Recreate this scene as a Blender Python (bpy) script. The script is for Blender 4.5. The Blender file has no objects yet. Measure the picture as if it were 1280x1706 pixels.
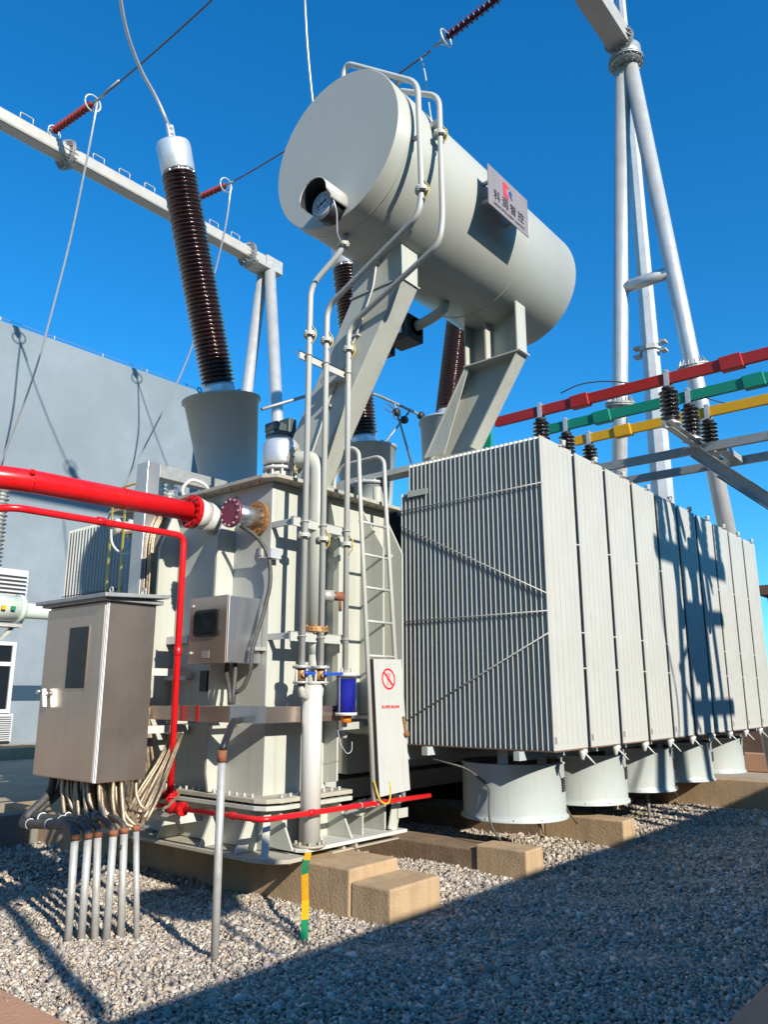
import bpy, bmesh, math, random
import numpy as np
from math import sin, cos, pi, radians, sqrt, atan2
from mathutils import Vector, Matrix
random.seed(7); rng = np.random.default_rng(7)
C = bpy.context.scene.collection
SC = bpy.context.scene

# ------------------------------------------------------------------ camera, sky, sun
CAM_F, CAM_P, CAM_Y, CAM_H = 1290.0, radians(13.2), radians(39.8), 1.6
cd = bpy.data.cameras.new('camera'); cam = bpy.data.objects.new('camera', cd); C.objects.link(cam)
cd.sensor_fit = 'HORIZONTAL'; cd.sensor_width = 36; cd.lens = CAM_F/1280*36
cd.clip_start = .05; cd.clip_end = 3000
cam.location = (0, 0, CAM_H); cam.rotation_euler = (radians(90)+CAM_P, 0, CAM_Y-radians(90))
SC.camera = cam
SUN = Vector((.265, 1, -.505)).normalized()          # direction the light travels
w = bpy.data.worlds.new("World"); SC.world = w; w.use_nodes = True
nt = w.node_tree; nt.nodes.clear()
sky = nt.nodes.new('ShaderNodeTexSky'); sky.sky_type = 'NISHITA'; sky.sun_disc = False
sky.sun_elevation = radians(26.2); sky.sun_rotation = radians(194.8)
sky.air_density = 1.0; sky.dust_density = 0.2; sky.ozone_density = 3.0
hs = nt.nodes.new('ShaderNodeHueSaturation'); hs.inputs['Saturation'].default_value = 1.34; hs.inputs['Value'].default_value = 1.1; hs.inputs['Hue'].default_value = .497
bg = nt.nodes.new('ShaderNodeBackground'); bg.inputs[1].default_value = 0.080
ow = nt.nodes.new('ShaderNodeOutputWorld')
nt.links.new(sky.outputs[0], hs.inputs['Color']); gm = nt.nodes.new('ShaderNodeGamma'); gm.inputs[1].default_value = .9
ml = nt.nodes.new('ShaderNodeVectorMath'); ml.operation = 'MULTIPLY'; ml.inputs[1].default_value = (.62, 1.50, 1.84)
nt.links.new(hs.outputs[0], gm.inputs[0]); nt.links.new(gm.outputs[0], ml.inputs[0]); nt.links.new(ml.outputs[0], bg.inputs[0]); nt.links.new(bg.outputs[0], ow.inputs[0])
sd = bpy.data.lights.new('sun', 'SUN'); sd.energy = 5.0; sd.angle = radians(.5); sd.color = (1, .93, .82)
so = bpy.data.objects.new('sun', sd); C.objects.link(so); so.location = (-4, -12, 9)
so.rotation_euler = SUN.to_track_quat('-Z', 'Y').to_euler()
SC.view_settings.view_transform = 'Standard'; SC.view_settings.look = 'None'
SC.view_settings.exposure = 0.62; SC.view_settings.gamma = 1.0
SC.cycles.max_bounces = 8

def at(u, v, ax, c):                                 # survey helper: photo pixel + known plane -> place in metres
    x = (u-640)/CAM_F; y = -(v-853)/CAM_F
    fw = cos(CAM_P)-y*sin(CAM_P); up = sin(CAM_P)+y*cos(CAM_P)
    d = Vector((cos(CAM_Y)*fw+sin(CAM_Y)*x, sin(CAM_Y)*fw-cos(CAM_Y)*x, up)); o = Vector((0, 0, CAM_H))
    i = 'XYZ'.index(ax); return o+d*((c-o[i])/d[i])

# ------------------------------------------------------------------ materials
def mat(name, col, rough=.5, metal=0., var=.08, scale=3., bump=0., bscale=40., spec=.5, dirt=None, streak=0., coat=0., rvar=.08, rain=None):
    col = [c*(.82 if metal < .5 else .92) for c in col]
    m = bpy.data.materials.new(name); m.use_nodes = True; t = m.node_tree; n = t.nodes; L = t.links.new
    b = n['Principled BSDF']; b.inputs['Roughness'].default_value = rough; b.inputs['Metallic'].default_value = metal
    b.inputs['Specular IOR Level'].default_value = spec
    if coat: b.inputs['Coat Weight'].default_value = coat; b.inputs['Coat Roughness'].default_value = .08
    tc = n.new('ShaderNodeTexCoord'); mp = n.new('ShaderNodeMapping')
    L(tc.outputs['Object'], mp.inputs[0])
    if streak: mp.inputs['Scale'].default_value = (1, 1, streak)
    no = n.new('ShaderNodeTexNoise'); no.inputs['Scale'].default_value = scale; no.inputs['Detail'].default_value = 6; no.inputs['Roughness'].default_value = .62
    L(mp.outputs[0], no.inputs[0])
    r = n.new('ShaderNodeValToRGB'); r.color_ramp.elements[0].position = .3; r.color_ramp.elements[1].position = .72
    lo = [max(0, c*(1-var)) for c in col]; hi = [min(1, c*(1+var)) for c in col]
    r.color_ramp.elements[0].color = (*lo, 1); r.color_ramp.elements[1].color = (*hi, 1)
    L(no.outputs[0], r.inputs[0]); out = r.outputs[0]
    if dirt:
        dc, amt, dsc = dirt
        n2 = n.new('ShaderNodeTexNoise'); n2.inputs['Scale'].default_value = dsc; n2.inputs['Detail'].default_value = 9; n2.inputs['Roughness'].default_value = .7
        L(tc.outputs['Object'], n2.inputs[0])
        r2 = n.new('ShaderNodeValToRGB'); r2.color_ramp.elements[0].position = .52; r2.color_ramp.elements[1].position = .75
        r2.color_ramp.elements[1].color = (amt, amt, amt, 1)
        L(n2.outputs[0], r2.inputs[0])
        mx = n.new('ShaderNodeMixRGB'); L(r2.outputs[0], mx.inputs[0]); L(out, mx.inputs[1]); mx.inputs[2].default_value = (*dc, 1); out = mx.outputs[0]
    if rain:                                            # thin vertical wash marks and grime runs
        rc, amt, rs = rain
        m3 = n.new('ShaderNodeMapping'); m3.inputs['Scale'].default_value = (rs, rs, .55); L(tc.outputs['Object'], m3.inputs[0])
        n3 = n.new('ShaderNodeTexNoise'); n3.inputs['Scale'].default_value = 1; n3.inputs['Detail'].default_value = 7; n3.inputs['Roughness'].default_value = .65; L(m3.outputs[0], n3.inputs[0])
        r3 = n.new('ShaderNodeValToRGB'); r3.color_ramp.elements[0].position = .5; r3.color_ramp.elements[1].position = .78
        r3.color_ramp.elements[1].color = (amt, amt, amt, 1); L(n3.outputs[0], r3.inputs[0])
        m4 = n.new('ShaderNodeMixRGB'); L(r3.outputs[0], m4.inputs[0]); L(out, m4.inputs[1]); m4.inputs[2].default_value = (*rc, 1); out = m4.outputs[0]
    L(out, b.inputs['Base Color'])
    mr = n.new('ShaderNodeMapRange'); mr.inputs[3].default_value = max(.02, rough-rvar); mr.inputs[4].default_value = min(1, rough+rvar)
    L(no.outputs[0], mr.inputs[0]); L(mr.outputs[0], b.inputs['Roughness'])
    if bump:
        nb = n.new('ShaderNodeTexNoise'); nb.inputs['Scale'].default_value = bscale; nb.inputs['Detail'].default_value = 5; L(mp.outputs[0], nb.inputs[0])
        bp = n.new('ShaderNodeBump'); bp.inputs['Strength'].default_value = bump; bp.inputs['Distance'].default_value = .02
        L(nb.outputs[0], bp.inputs['Height']); L(bp.outputs[0], b.inputs['Normal'])
    return m
M = {}
M['paint'] = mat('pale_grey_paint', (.51, .525, .46), .42, 0, .05, 1.3, .04, 9, dirt=((.42, .36, .27), .35, 3.5), rain=((.30, .27, .21), .55, 16))
M['paint2'] = mat('radiator_paint', (.515, .525, .485), .45, 0, .035, 2.2, .05, 14, dirt=((.40, .34, .26), .3, 5), rain=((.33, .30, .24), .5, 26))
M['conserv'] = mat('conservator_paint', (.475, .49, .435), .38, 0, .04, 1.2, .03, 5, dirt=((.45, .42, .33), .25, 2.5), rain=((.36, .35, .30), .22, 7))
M['dusty'] = mat('dusty_grey_paint', (.44, .41, .33), .65, 0, .15, 6, .15, 40, dirt=((.45, .32, .18), .8, 7))
M['fan'] = mat('fan_paint', (.48, .53, .51), .4, 0, .05, 2, .03, 10, dirt=((.5, .4, .28), .4, 4), rain=((.33, .30, .24), .5, 18))
M['turret'] = mat('turret_paint', (.46, .51, .49), .4, 0, .06, 2, .03, 8, rain=((.40, .44, .43), .5, 10))
M['turretd'] = mat('dark_green_grey_paint', (.075, .10, .10), .5, 0, .1, 6)
M['white'] = mat('white_paint', (.62, .62, .575), .45, 0, .05, 3, dirt=((.5, .42, .3), .35, 6), rain=((.36, .31, .24), .45, 20))
M['steel'] = mat('stainless_steel', (.52, .425, .355), .30, .85, .05, 1.6, 0, 7, dirt=((.40, .27, .19), .45, 1.6), rvar=.16, rain=((.60, .56, .52), .3, 7))
M['steelb'] = mat('bright_stainless', (.66, .67, .68), .3, .9, .08, 3, .02, 50, streak=.1, rvar=.12, rain=((.50, .46, .42), .5, 18))
M['galv'] = mat('galvanised_steel', (.50, .50, .47), .5, .3, .14, 14, .06, 30, dirt=((.38, .34, .30), .4, 5), rain=((.36, .33, .30), .4, 20))
M['galvd'] = mat('weathered_galvanised_steel', (.34, .36, .36), .55, .5, .16, 12, .06, 30, dirt=((.3, .25, .2), .4, 6))
M['pole'] = mat('silver_painted_steel', (.66, .66, .64), .4, .45, .08, 4, .04, 20, dirt=((.45, .36, .28), .5, 3))
M['beam'] = mat('gantry_steel', (.50, .48, .44), .5, .2, .1, 3, .04, 20, dirt=((.42, .32, .24), .5, 3))
M['red'] = mat('red_pipe_paint', (.80, .010, .014), .28, 0, .06, 3, .02, 12, spec=.5, rvar=.06, rain=((.42, .03, .03), .35, 12))
M['redd'] = mat('red_fitting_paint', (.55, .008, .012), .35, 0, .15, 12, .1, 60)
M['porc'] = mat('brown_porcelain', (.036, .010, .008), .2, 0, .15, 4, spec=.6, coat=.5, rvar=.05)
M['porcb'] = mat('dark_porcelain', (.018, .012, .012), .16, 0, .1, 4, spec=.6, coat=.5, rvar=.05)
M['comp'] = mat('red_composite_insulator', (.30, .030, .020), .4, 0, .1, 6)
M['purple'] = mat('dark_red_composite_insulator', (.13, .018, .045), .35, 0, .1, 6)
M['alu'] = mat('cast_aluminium', (.74, .75, .76), .42, .6, .05, 6, .03, 50)
M['bronze'] = mat('rusty_bronze', (.42, .22, .09), .5, .5, .35, 22, .2, 60)
M['rust'] = mat('rust', (.28, .10, .045), .8, 0, .3, 20, .2, 60)
M['maroon'] = mat('maroon_cover', (.22, .05, .075), .45, .1, .15, 12)
M['black'] = mat('black_rubber', (.02, .02, .022), .5, 0, .2, 10, .1, 80)
M['cable'] = mat('grey_cable_sheath', (.07, .068, .062), .5, 0, .3, 18, .3, 120)
M['dark'] = mat('dark_metal', (.04, .043, .045), .5, .3, .2, 8, .1, 40)
M['flexc'] = mat('corrugated_steel_conduit', (.46, .36, .25), .42, .6, .3, 30, .2, 200)
M['zip'] = mat('white_plastic', (.85, .85, .85), .4, 0, .02)
M['busr'] = mat('red_busbar_sleeve', (.42, .022, .015), .38, 0, .06, 5)
M['busg'] = mat('green_busbar_sleeve', (.008, .27, .17), .38, 0, .06, 5)
M['busy'] = mat('yellow_busbar_sleeve', (.80, .42, .006), .38, 0, .05, 5)
M['tapeg'] = mat('green_tape', (.01, .24, .09), .4, 0, .08, 8)
M['tapey'] = mat('yellow_tape', (.85, .42, .005), .4, 0, .06, 8)
M['wirey'] = mat('yellow_green_wire', (.60, .46, .04), .4, 0, .2, 20)
M['blue'] = mat('blue_silica_gel', (.012, .02, .50), .35, 0, .3, 120, .3, 300)
M['bluep'] = mat('blue_enamel', (.02, .08, .45), .35, 0, .1, 12)
M['orange'] = mat('orange_oil', (.75, .22, .02), .2, 0, .3, 40)
M['wire'] = mat('aluminium_conductor', (.62, .62, .62), .45, .6, .08, 20)
M['wired'] = mat('weathered_conductor', (.16, .14, .14), .5, .4, .15, 20)
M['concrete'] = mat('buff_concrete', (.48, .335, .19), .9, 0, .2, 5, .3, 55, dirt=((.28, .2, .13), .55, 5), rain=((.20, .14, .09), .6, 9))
M['concb'] = mat('shade_darkened_concrete', (.24, .16, .095), .95, 0, .25, 5, .3, 45, dirt=((.14, .09, .05), .6, 4))  # darker copy of the buff concrete; the rear beams' shade is in its colour
M['concg'] = mat('grey_concrete', (.20, .19, .17), .9, 0, .14, 2.5, .3, 40, dirt=((.2, .16, .12), .5, 4))
M['terra'] = mat('terracotta_kerb', (.50, .27, .16), .85, 0, .12, 3, .3, 50, dirt=((.3, .18, .1), .4, 6))
M['wall'] = mat('blue_grey_render', (.215, .262, .295), .85, 0, .12, .5, .15, 60, dirt=((.27, .32, .36), .45, .25), rain=((.15, .19, .225), .45, 1.6))
M['wallb'] = mat('wall_shadow_blue', (.012, .045, .085), .8, 0, .08, 2)  # tone of the shadow strip on the building wall
M['winframe'] = mat('white_window_frame', (.62, .62, .62), .4, 0, .03)
M['glassd'] = mat('dark_window_glass', (.012, .014, .018), .06, 0, .1, 2, spec=.8, rvar=.02)
M['screen'] = mat('dark_viewing_glass', (.012, .018, .022), .22, 0, .6, 9, spec=.3, rvar=.03)
M['gis'] = mat('pale_green_enamel', (.62, .70, .64), .35, 0, .04, 3)
M['brown'] = mat('brown_board', (.16, .09, .06), .8, 0, .2, 3)
M['redmark'] = mat('red_print', (.80, .01, .03), .4, 0, .02)
M['redlogo'] = mat('red_logo_print', (.85, .05, .08), .4, 0, .02)
M['bluelogo'] = mat('blue_logo_print', (.03, .09, .28), .4, 0, .02)
M['ink'] = mat('black_print', (.03, .03, .035), .5, 0, .02)
M['plate'] = mat('brushed_name_plate', (.40, .35, .33), .4, .35, .06, 4, .02, 90, streak=.1)
M['dial'] = mat('gauge_face', (.55, .60, .62), .5, 0, .04)
M['sand'] = mat('sandy_soil', (.44, .35, .24), .95, 0, .2, 1.5, .5, 20, dirt=((.3, .22, .14), .5, 3))
def lens():
    m = bpy.data.materials.new('clear_glass'); m.use_nodes = True; b = m.node_tree.nodes['Principled BSDF']
    b.inputs['Base Color'].default_value = (1, 1, 1, 1); b.inputs['Roughness'].default_value = .03; b.inputs['Transmission Weight'].default_value = 1; b.inputs['IOR'].default_value = 1.1
    return m
M['glass'] = lens()
def gravel_mats():
    m = bpy.data.materials.new('gravel_ground'); m.use_nodes = True; t = m.node_tree; n = t.nodes; L = t.links.new; b = n['Principled BSDF']
    tc = n.new('ShaderNodeTexCoord'); v = n.new('ShaderNodeTexVoronoi'); v.inputs['Scale'].default_value = 36; L(tc.outputs['Object'], v.inputs['Vector'])
    r = n.new('ShaderNodeValToRGB'); e = r.color_ramp.elements; e[0].color = (.24, .19, .14, 1); e[1].color = (.58, .50, .42, 1)
    e.new(.4).color = (.42, .35, .27, 1); e.new(.7).color = (.37, .34, .30, 1)
    sp = n.new('ShaderNodeSeparateColor'); L(v.outputs['Color'], sp.inputs[0]); L(sp.outputs[0], r.inputs[0]); L(r.outputs[0], b.inputs['Base Color'])
    bp = n.new('ShaderNodeBump'); bp.inputs['Strength'].default_value = 1; bp.inputs['Distance'].default_value = .03; bp.invert = True
    L(v.outputs['Distance'], bp.inputs['Height']); L(bp.outputs[0], b.inputs['Normal']); b.inputs['Roughness'].default_value = .9
    m2 = bpy.data.materials.new('crushed_stone'); m2.use_nodes = True; t = m2.node_tree; n = t.nodes; L = t.links.new; b = n['Principled BSDF']
    a = n.new('ShaderNodeAttribute'); a.attribute_name = 'tone'; a.attribute_type = 'GEOMETRY'
    tc = n.new('ShaderNodeTexCoord'); no = n.new('ShaderNodeTexNoise'); no.inputs['Scale'].default_value = 90; no.inputs['Detail'].default_value = 4; L(tc.outputs['Object'], no.inputs[0])
    mr = n.new('ShaderNodeMapRange'); mr.inputs[3].default_value = .75; mr.inputs[4].default_value = 1.25; L(no.outputs[0], mr.inputs[0])
    vm = n.new('ShaderNodeVectorMath'); vm.operation = 'SCALE'; L(a.outputs['Color'], vm.inputs[0]); L(mr.outputs[0], vm.inputs['Scale'])
    L(vm.outputs[0], b.inputs['Base Color']); b.inputs['Roughness'].default_value = .85
    return m, m2
M['gravel'], M['stone'] = gravel_mats()

# ------------------------------------------------------------------ mesh builder
def frame(d):
    d = Vector(d).normalized(); a = Vector((0, 0, 1)) if abs(d.z) < .95 else Vector((1, 0, 0))
    u = d.cross(a).normalized(); return u, d.cross(u).normalized()
class MB:
    def __init__(s): s.v = []; s.f = []; s.sm = []
    def add(s, vs, fs, smooth=False):
        o = len(s.v); s.v += [tuple(x) for x in vs]; s.f += [tuple(i+o for i in f) for f in fs]; s.sm += [smooth]*len(fs); return s
    def box(s, x0, x1, y0, y1, z0, z1):
        x0, x1 = sorted((x0, x1)); y0, y1 = sorted((y0, y1)); z0, z1 = sorted((z0, z1))
        v = [(x, y, z) for z in (z0, z1) for y in (y0, y1) for x in (x0, x1)]
        return s.add(v, [(0, 2, 3, 1), (4, 5, 7, 6), (0, 1, 5, 4), (2, 6, 7, 3), (0, 4, 6, 2), (1, 3, 7, 5)])
    def bar(s, p0, p1, wd, ht, up=(0, 0, 1)):          # rectangular bar between two points
        p0 = Vector(p0); p1 = Vector(p1); d = (p1-p0).normalized(); up = Vector(up)
        if abs(d.dot(up)) > .98: up = Vector((1, 0, 0))
        a = d.cross(up).normalized()*wd/2; b = a.cross(d).normalized()*ht/2
        v = [q+i*a+j*b for q in (p0, p1) for i, j in ((-1, -1), (1, -1), (1, 1), (-1, 1))]
        return s.add(v, [(0, 1, 2, 3), (7, 6, 5, 4), (0, 4, 5, 1), (1, 5, 6, 2), (2, 6, 7, 3), (3, 7, 4, 0)])
    def prism(s, pts, vec):                             # planar polygon extruded by a vector
        n = len(pts); vec = Vector(vec); v = [Vector(p) for p in pts]+[Vector(p)+vec for p in pts]
        f = [tuple(range(n)), tuple(range(2*n-1, n-1, -1))]+[(i, i+n, (i+1) % n+n, (i+1) % n) for i in range(n)]
        return s.add(v, f)
    def lathe(s, p, d, prof, n=24, cap=True, smooth=True):      # prof: (distance along d, radius)
        p = Vector(p); d = Vector(d).normalized(); u, w_ = frame(d); v = []; f = []
        for h, r in prof:
            for k in range(n): a = 2*pi*k/n; v.append(p+d*h+(u*cos(a)+w_*sin(a))*r)
        for i in range(len(prof)-1):
            for k in range(n): k2 = (k+1) % n; f.append((i*n+k, i*n+k2, (i+1)*n+k2, (i+1)*n+k))
        s.add(v, f, smooth)
        if cap:
            o = len(s.v)-len(v)
            for i, flip in ((0, True), (len(prof)-1, False)):
                if prof[i][1] > 1e-4:
                    c = [o+i*n+k for k in range(n)]; s.f.append(tuple(c[::-1] if flip else c)); s.sm.append(False)
        return s
    def cyl(s, p0, p1, r0, r1=None, n=20, smooth=True):
        p0 = Vector(p0); p1 = Vector(p1); return s.lathe(p0, p1-p0, [(0, r0), ((p1-p0).length, r0 if r1 is None else r1)], n, smooth=smooth)
    def tube(s, pts, r, n=12, fil=0., seg=6, rfun=None):
        pts = [Vector(p) for p in pts]
        if fil and len(pts) > 2:
            o = [pts[0]]
            for i in range(1, len(pts)-1):
                a, b, c = pts[i-1], pts[i], pts[i+1]; l = min(fil, (a-b).length*.48, (c-b).length*.48)
                q0 = b+(a-b).normalized()*l; q1 = b+(c-b).normalized()*l
                for k in range(seg+1): t = k/seg; o.append(q0*(1-t)**2+b*2*t*(1-t)+q1*t*t)
            o.append(pts[-1]); pts = o
        v = []; f = []; m = len(pts); u = None
        for i in range(m):
            d = (pts[min(i+1, m-1)]-pts[max(i-1, 0)]).normalized()
            if u is None: u, _ = frame(d)
            u = (u-d*u.dot(d)).normalized(); w_ = d.cross(u); rr = r if rfun is None else rfun(i/(m-1))
            for k in range(n): a = 2*pi*k/n; v.append(pts[i]+(u*cos(a)+w_*sin(a))*rr)
        for i in range(m-1):
            for k in range(n): k2 = (k+1) % n; f.append((i*n+k, i*n+k2, (i+1)*n+k2, (i+1)*n+k))
        s.add(v, f, True); o = len(s.v)-len(v)
        s.f.append(tuple(o+k for k in range(n))[::-1]); s.f.append(tuple(o+(m-1)*n+k for k in range(n))); s.sm += [False, False]
        return s
    def ring(s, c, d, R, r, n=24, k=8):
        u, w_ = frame(d); c = Vector(c); pts = [c+(u*cos(2*pi*i/n)+w_*sin(2*pi*i/n))*R for i in range(n+1)]
        return s.tube(pts, r, k)
    def bolts(s, c, d, R, n, r=.01, h=.02, ph=0.):
        u, w_ = frame(d); c = Vector(c); d = Vector(d).normalized()
        for i in range(n):
            a = 2*pi*(i+ph)/n; p = c+(u*cos(a)+w_*sin(a))*R; s.lathe(p-d*h/2, d, [(0, r), (h, r)], 6, smooth=False)
        return s
    def flange(s, c, d, R, t=.02, nb=8, br=.009):       # bolted flange pair
        c = Vector(c); d = Vector(d).normalized()
        s.lathe(c-d*t*1.05, d, [(0, R), (t, R)], 20, smooth=False); s.lathe(c+d*t*.05, d, [(0, R), (t, R)], 20, smooth=False)
        return s.bolts(c, d, R*.82, nb, br, t*3.6)
    def build(s, name, m, parent=None, bevel=0., label=None, kind=None):
        me = bpy.data.meshes.new(name); me.from_pydata(s.v, [], s.f); me.validate(); me.update()
        me.polygons.foreach_set('use_smooth', s.sm if len(s.sm) == len(me.polygons) else [False]*len(me.polygons))
        me.materials.append(M[m] if isinstance(m, str) else m)
        o = bpy.data.objects.new(name, me); C.objects.link(o)
        bm = bmesh.new(); bm.from_mesh(me); bmesh.ops.recalc_face_normals(bm, faces=bm.faces); bm.to_mesh(me); bm.free()
        if parent is not None:
            o.parent = parent; o.matrix_parent_inverse = parent_inv(parent)
        if bevel:
            b = o.modifiers.new('bevel', 'BEVEL'); b.width = bevel; b.segments = 2; b.limit_method = 'ANGLE'; b.angle_limit = radians(50)
        if label: o['label'] = label
        if kind: o['kind'] = kind
        return o
def world_mat(o):
    m = Matrix.LocRotScale(o.location, o.rotation_euler, o.scale)
    return world_mat(o.parent) @ o.matrix_parent_inverse @ m if o.parent else m
def parent_inv(p): return world_mat(p).inverted()
def empty(name, loc, label, cat, group=None):
    o = bpy.data.objects.new(name, None); C.objects.link(o); o.location = loc; o.empty_display_size = .2
    return tag(o, label, cat, group)
def tag(o, label, cat, group=None):
    o['label'] = label; o['category'] = cat
    if group: o['group'] = group
    return o
def struct(o): o['kind'] = 'structure'; return o
def copy_tree(o, parent=None):
    c = o.copy(); C.objects.link(c); c.parent = parent
    if parent is not None: c.matrix_parent_inverse = o.matrix_parent_inverse.copy()
    for ch in [x for x in KIDS.get(o.name, [])]: copy_tree(ch, c)
    return c
KIDS = {}
def index_kids():
    KIDS.clear()
    for o in bpy.data.objects:
        if o.parent: KIDS.setdefault(o.parent.name, []).append(o)
def text_mesh(name, s, size, m, parent, origin, xdir, ydir, off=.002, bold=0.):
    cu = bpy.data.curves.new(name, 'FONT'); cu.body = s; cu.size = size; cu.align_x = 'CENTER'; cu.align_y = 'CENTER'; cu.extrude = .0008; cu.offset = bold
    t = bpy.data.objects.new(name+'_src', cu); C.objects.link(t); bpy.context.view_layer.update()
    me = bpy.data.meshes.new_from_object(t.evaluated_get(bpy.context.evaluated_depsgraph_get())); bpy.data.objects.remove(t)
    X = Vector(xdir).normalized(); Y = Vector(ydir).normalized(); Z = X.cross(Y)
    R = Matrix((X, Y, Z)).transposed().to_4x4(); R.translation = Vector(origin)+Z*off
    me.transform(R); me.materials.clear(); me.materials.append(M[m]); me.name = name
    o = bpy.data.objects.new(name, me); C.objects.link(o); o.parent = parent; o.matrix_parent_inverse = parent_inv(parent)
    return o

# ================================================================== SETTING
g = MB().add([(-900, -900, -.03), (900, -900, -.03), (900, 900, -.03), (-900, 900, -.03)], [(0, 1, 2, 3)])
struct(g.build('ground', 'sand'))
g = MB().add([(-12, -9, 0), (16, -9, 0), (16, 8.75, 0), (-12, 8.75, 0)], [(0, 1, 2, 3)]).build('gravel_bed', 'gravel'); struct(g)
def stones(x0, x1, y0, y1, dens, size, seed, cond=None):
    r = np.random.default_rng(seed); n = int((x1-x0)*(y1-y0)*dens)
    x = r.uniform(x0, x1, n); y = r.uniform(y0, y1, n)
    if cond is not None: k = cond(x, y); x = x[k]; y = y[k]; n = len(x)
    base = np.array([(i, j, k) for k in (-1, 1) for j in (-1, 1) for i in (-1, 1)], float)*.58
    s = size*r.lognormal(0, .42, n)
    v = base[None]+r.normal(0, .22, (n, 8, 3)); v *= np.stack([s, s*r.uniform(.6, 1, n), s*r.uniform(.45, .8, n)], 1)[:, None]
    a, b, c = r.uniform(0, 2*pi, n), r.uniform(-.9, .9, n), r.uniform(-.9, .9, n)
    def rot(v, ang, i, j):
        co, si = np.cos(ang)[:, None], np.sin(ang)[:, None]; p, q = v[:, :, i].copy(), v[:, :, j].copy()
        v[:, :, i] = p*co-q*si; v[:, :, j] = p*si+q*co
    rot(v, b, 1, 2); rot(v, c, 0, 2); rot(v, a, 0, 1)
    hill = .012*np.sin(x*3.1+1)*np.cos(y*2.7)+.008*np.sin(x*7.3+y*5.1)
    v[:, :, 0] += x[:, None]; v[:, :, 1] += y[:, None]; v[:, :, 2] += (hill+r.uniform(.0, .022, n))[:, None]
    tri = np.array([(0, 2, 3), (0, 3, 1), (4, 5, 7), (4, 7, 6), (0, 1, 5), (0, 5, 4), (2, 6, 7), (2, 7, 3), (0, 4, 6), (0, 6, 2), (1, 3, 7), (1, 7, 5)])
    F = (tri[None]+np.arange(n)[:, None, None]*8).reshape(-1)
    pal = np.array([(.60, .57, .52), (.50, .47, .43), (.42, .41, .40), (.66, .64, .61), (.55, .47, .39), (.36, .34, .33), (.58, .52, .50), (.72, .71, .69), (.46, .44, .38)])
    col = pal[r.integers(0, len(pal), n)]*np.array([1.06, .97, .85])*r.uniform(.46, .86, (n, 1)); col = np.clip(col, 0, .82)
    return v.reshape(-1, 3), F, np.repeat(np.c_[col, np.ones(n)], 12, axis=0)
def inview(x, y):
    ang = np.arctan2(y, x)-CAM_Y; return (np.abs(ang) < radians(31)) & (np.hypot(x, y) > 2.6)
V1, F1, C1 = stones(1.0, 6.8, .8, 6.9, 5400, .0122, 1, inview)
V2, F2, C2 = stones(6.8, 12.1, .8, 8.6, 2000, .0155, 2, inview)
V3, F3, C3 = stones(1.0, 6.8, 6.9, 8.7, 1700, .0155, 3, inview)
V = np.concatenate([V1, V2, V3]); F = np.concatenate([F1, F2+len(V1), F3+len(V1)+len(V2)]); CC = np.concatenate([C1, C2, C3])
me = bpy.data.meshes.new('gravel_stones'); me.vertices.add(len(V)); me.vertices.foreach_set('co', V.astype(np.float32).ravel())
me.loops.add(len(F)); me.loops.foreach_set('vertex_index', F.astype(np.int32)); nf = len(F)//3
me.polygons.add(nf); me.polygons.foreach_set('loop_start', np.arange(nf, dtype=np.int32)*3); me.update(calc_edges=True)
at_ = me.attributes.new('tone', 'FLOAT_COLOR', 'FACE'); at_.data.foreach_set('color', CC.astype(np.float32).ravel())
me.materials.append(M['stone']); o = bpy.data.objects.new('gravel_stones', me); C.objects.link(o); o['kind'] = 'stuff'
tag(o, 'pale grey and buff crushed stone covering the yard round the transformer', 'gravel'); del V, F, CC

# far kerb, mound, building ------------------------------------------------
k = MB().box(-14, 11.9, 8.75, 9.0, -.02, .33).build('concrete_kerb', 'concg', bevel=.012); tag(k, 'long grey concrete pit kerb behind the conduits, in front of the blue-grey building', 'kerb')
k = MB().add([(-14, 9.0, .17), (30, 9.0, .17), (30, 19.3, .17), (-14, 19.3, .17)], [(0, 1, 2, 3)]).build('yard_surface', 'sand'); struct(k)
k = MB().box(-14, 13.6, 17.9, 19.28, .05, .42).build('plinth_step', 'concrete', bevel=.02); tag(k, 'buff concrete step at the foot of the blue-grey building', 'step')
k = MB().box(12.3, 12.6, -6, 8.7, -.02, .39).build('concrete_kerb', 'concrete', bevel=.012); tag(k, 'buff concrete kerb crossing behind the last fans at the right edge', 'kerb')
k = MB().box(18.4, 18.8, -6, 9, -.02, .35).build('concrete_kerb', 'terra', bevel=.012); tag(k, 'farther tan kerb seen small at the right edge beyond the fans', 'kerb')
k = MB().box(20.6, 20.9, -8, 9, -.02, .95).build('brick_wall', 'brown', bevel=.01); tag(k, 'low dark brown wall beyond the tan kerb at right', 'wall')
k = empty('dark_shed', (23, 1, 0), 'dark shed with brown roof edge at the far right behind the radiators', 'shed')
MB().box(22, 30, -9, 5.25, 0, 4.1).build('wall', 'dark', k); MB().box(21.7, 30.3, -9.3, 5.4, 4.1, 4.35).build('roof', 'brown', k)
k = MB().prism([(2.26, 8, -.02), (2.26, 3.0, -.02), (2.26, 3.0, .05), (2.26, 8, .05)], (-.40, .0, 0)).build('terracotta_kerb', 'terra', bevel=.012)
k.data.transform(Matrix.Translation((.0, 0, 0))); tag(k, 'terracotta kerb block in the bottom left corner of the gravel', 'kerb')
k = MB().box(3.9, 12, 1.05, 1.42, -.02, .05).build('terracotta_kerb', 'terra', bevel=.012); tag(k, 'terracotta kerb block in shade in the bottom right corner', 'kerb')

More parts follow.
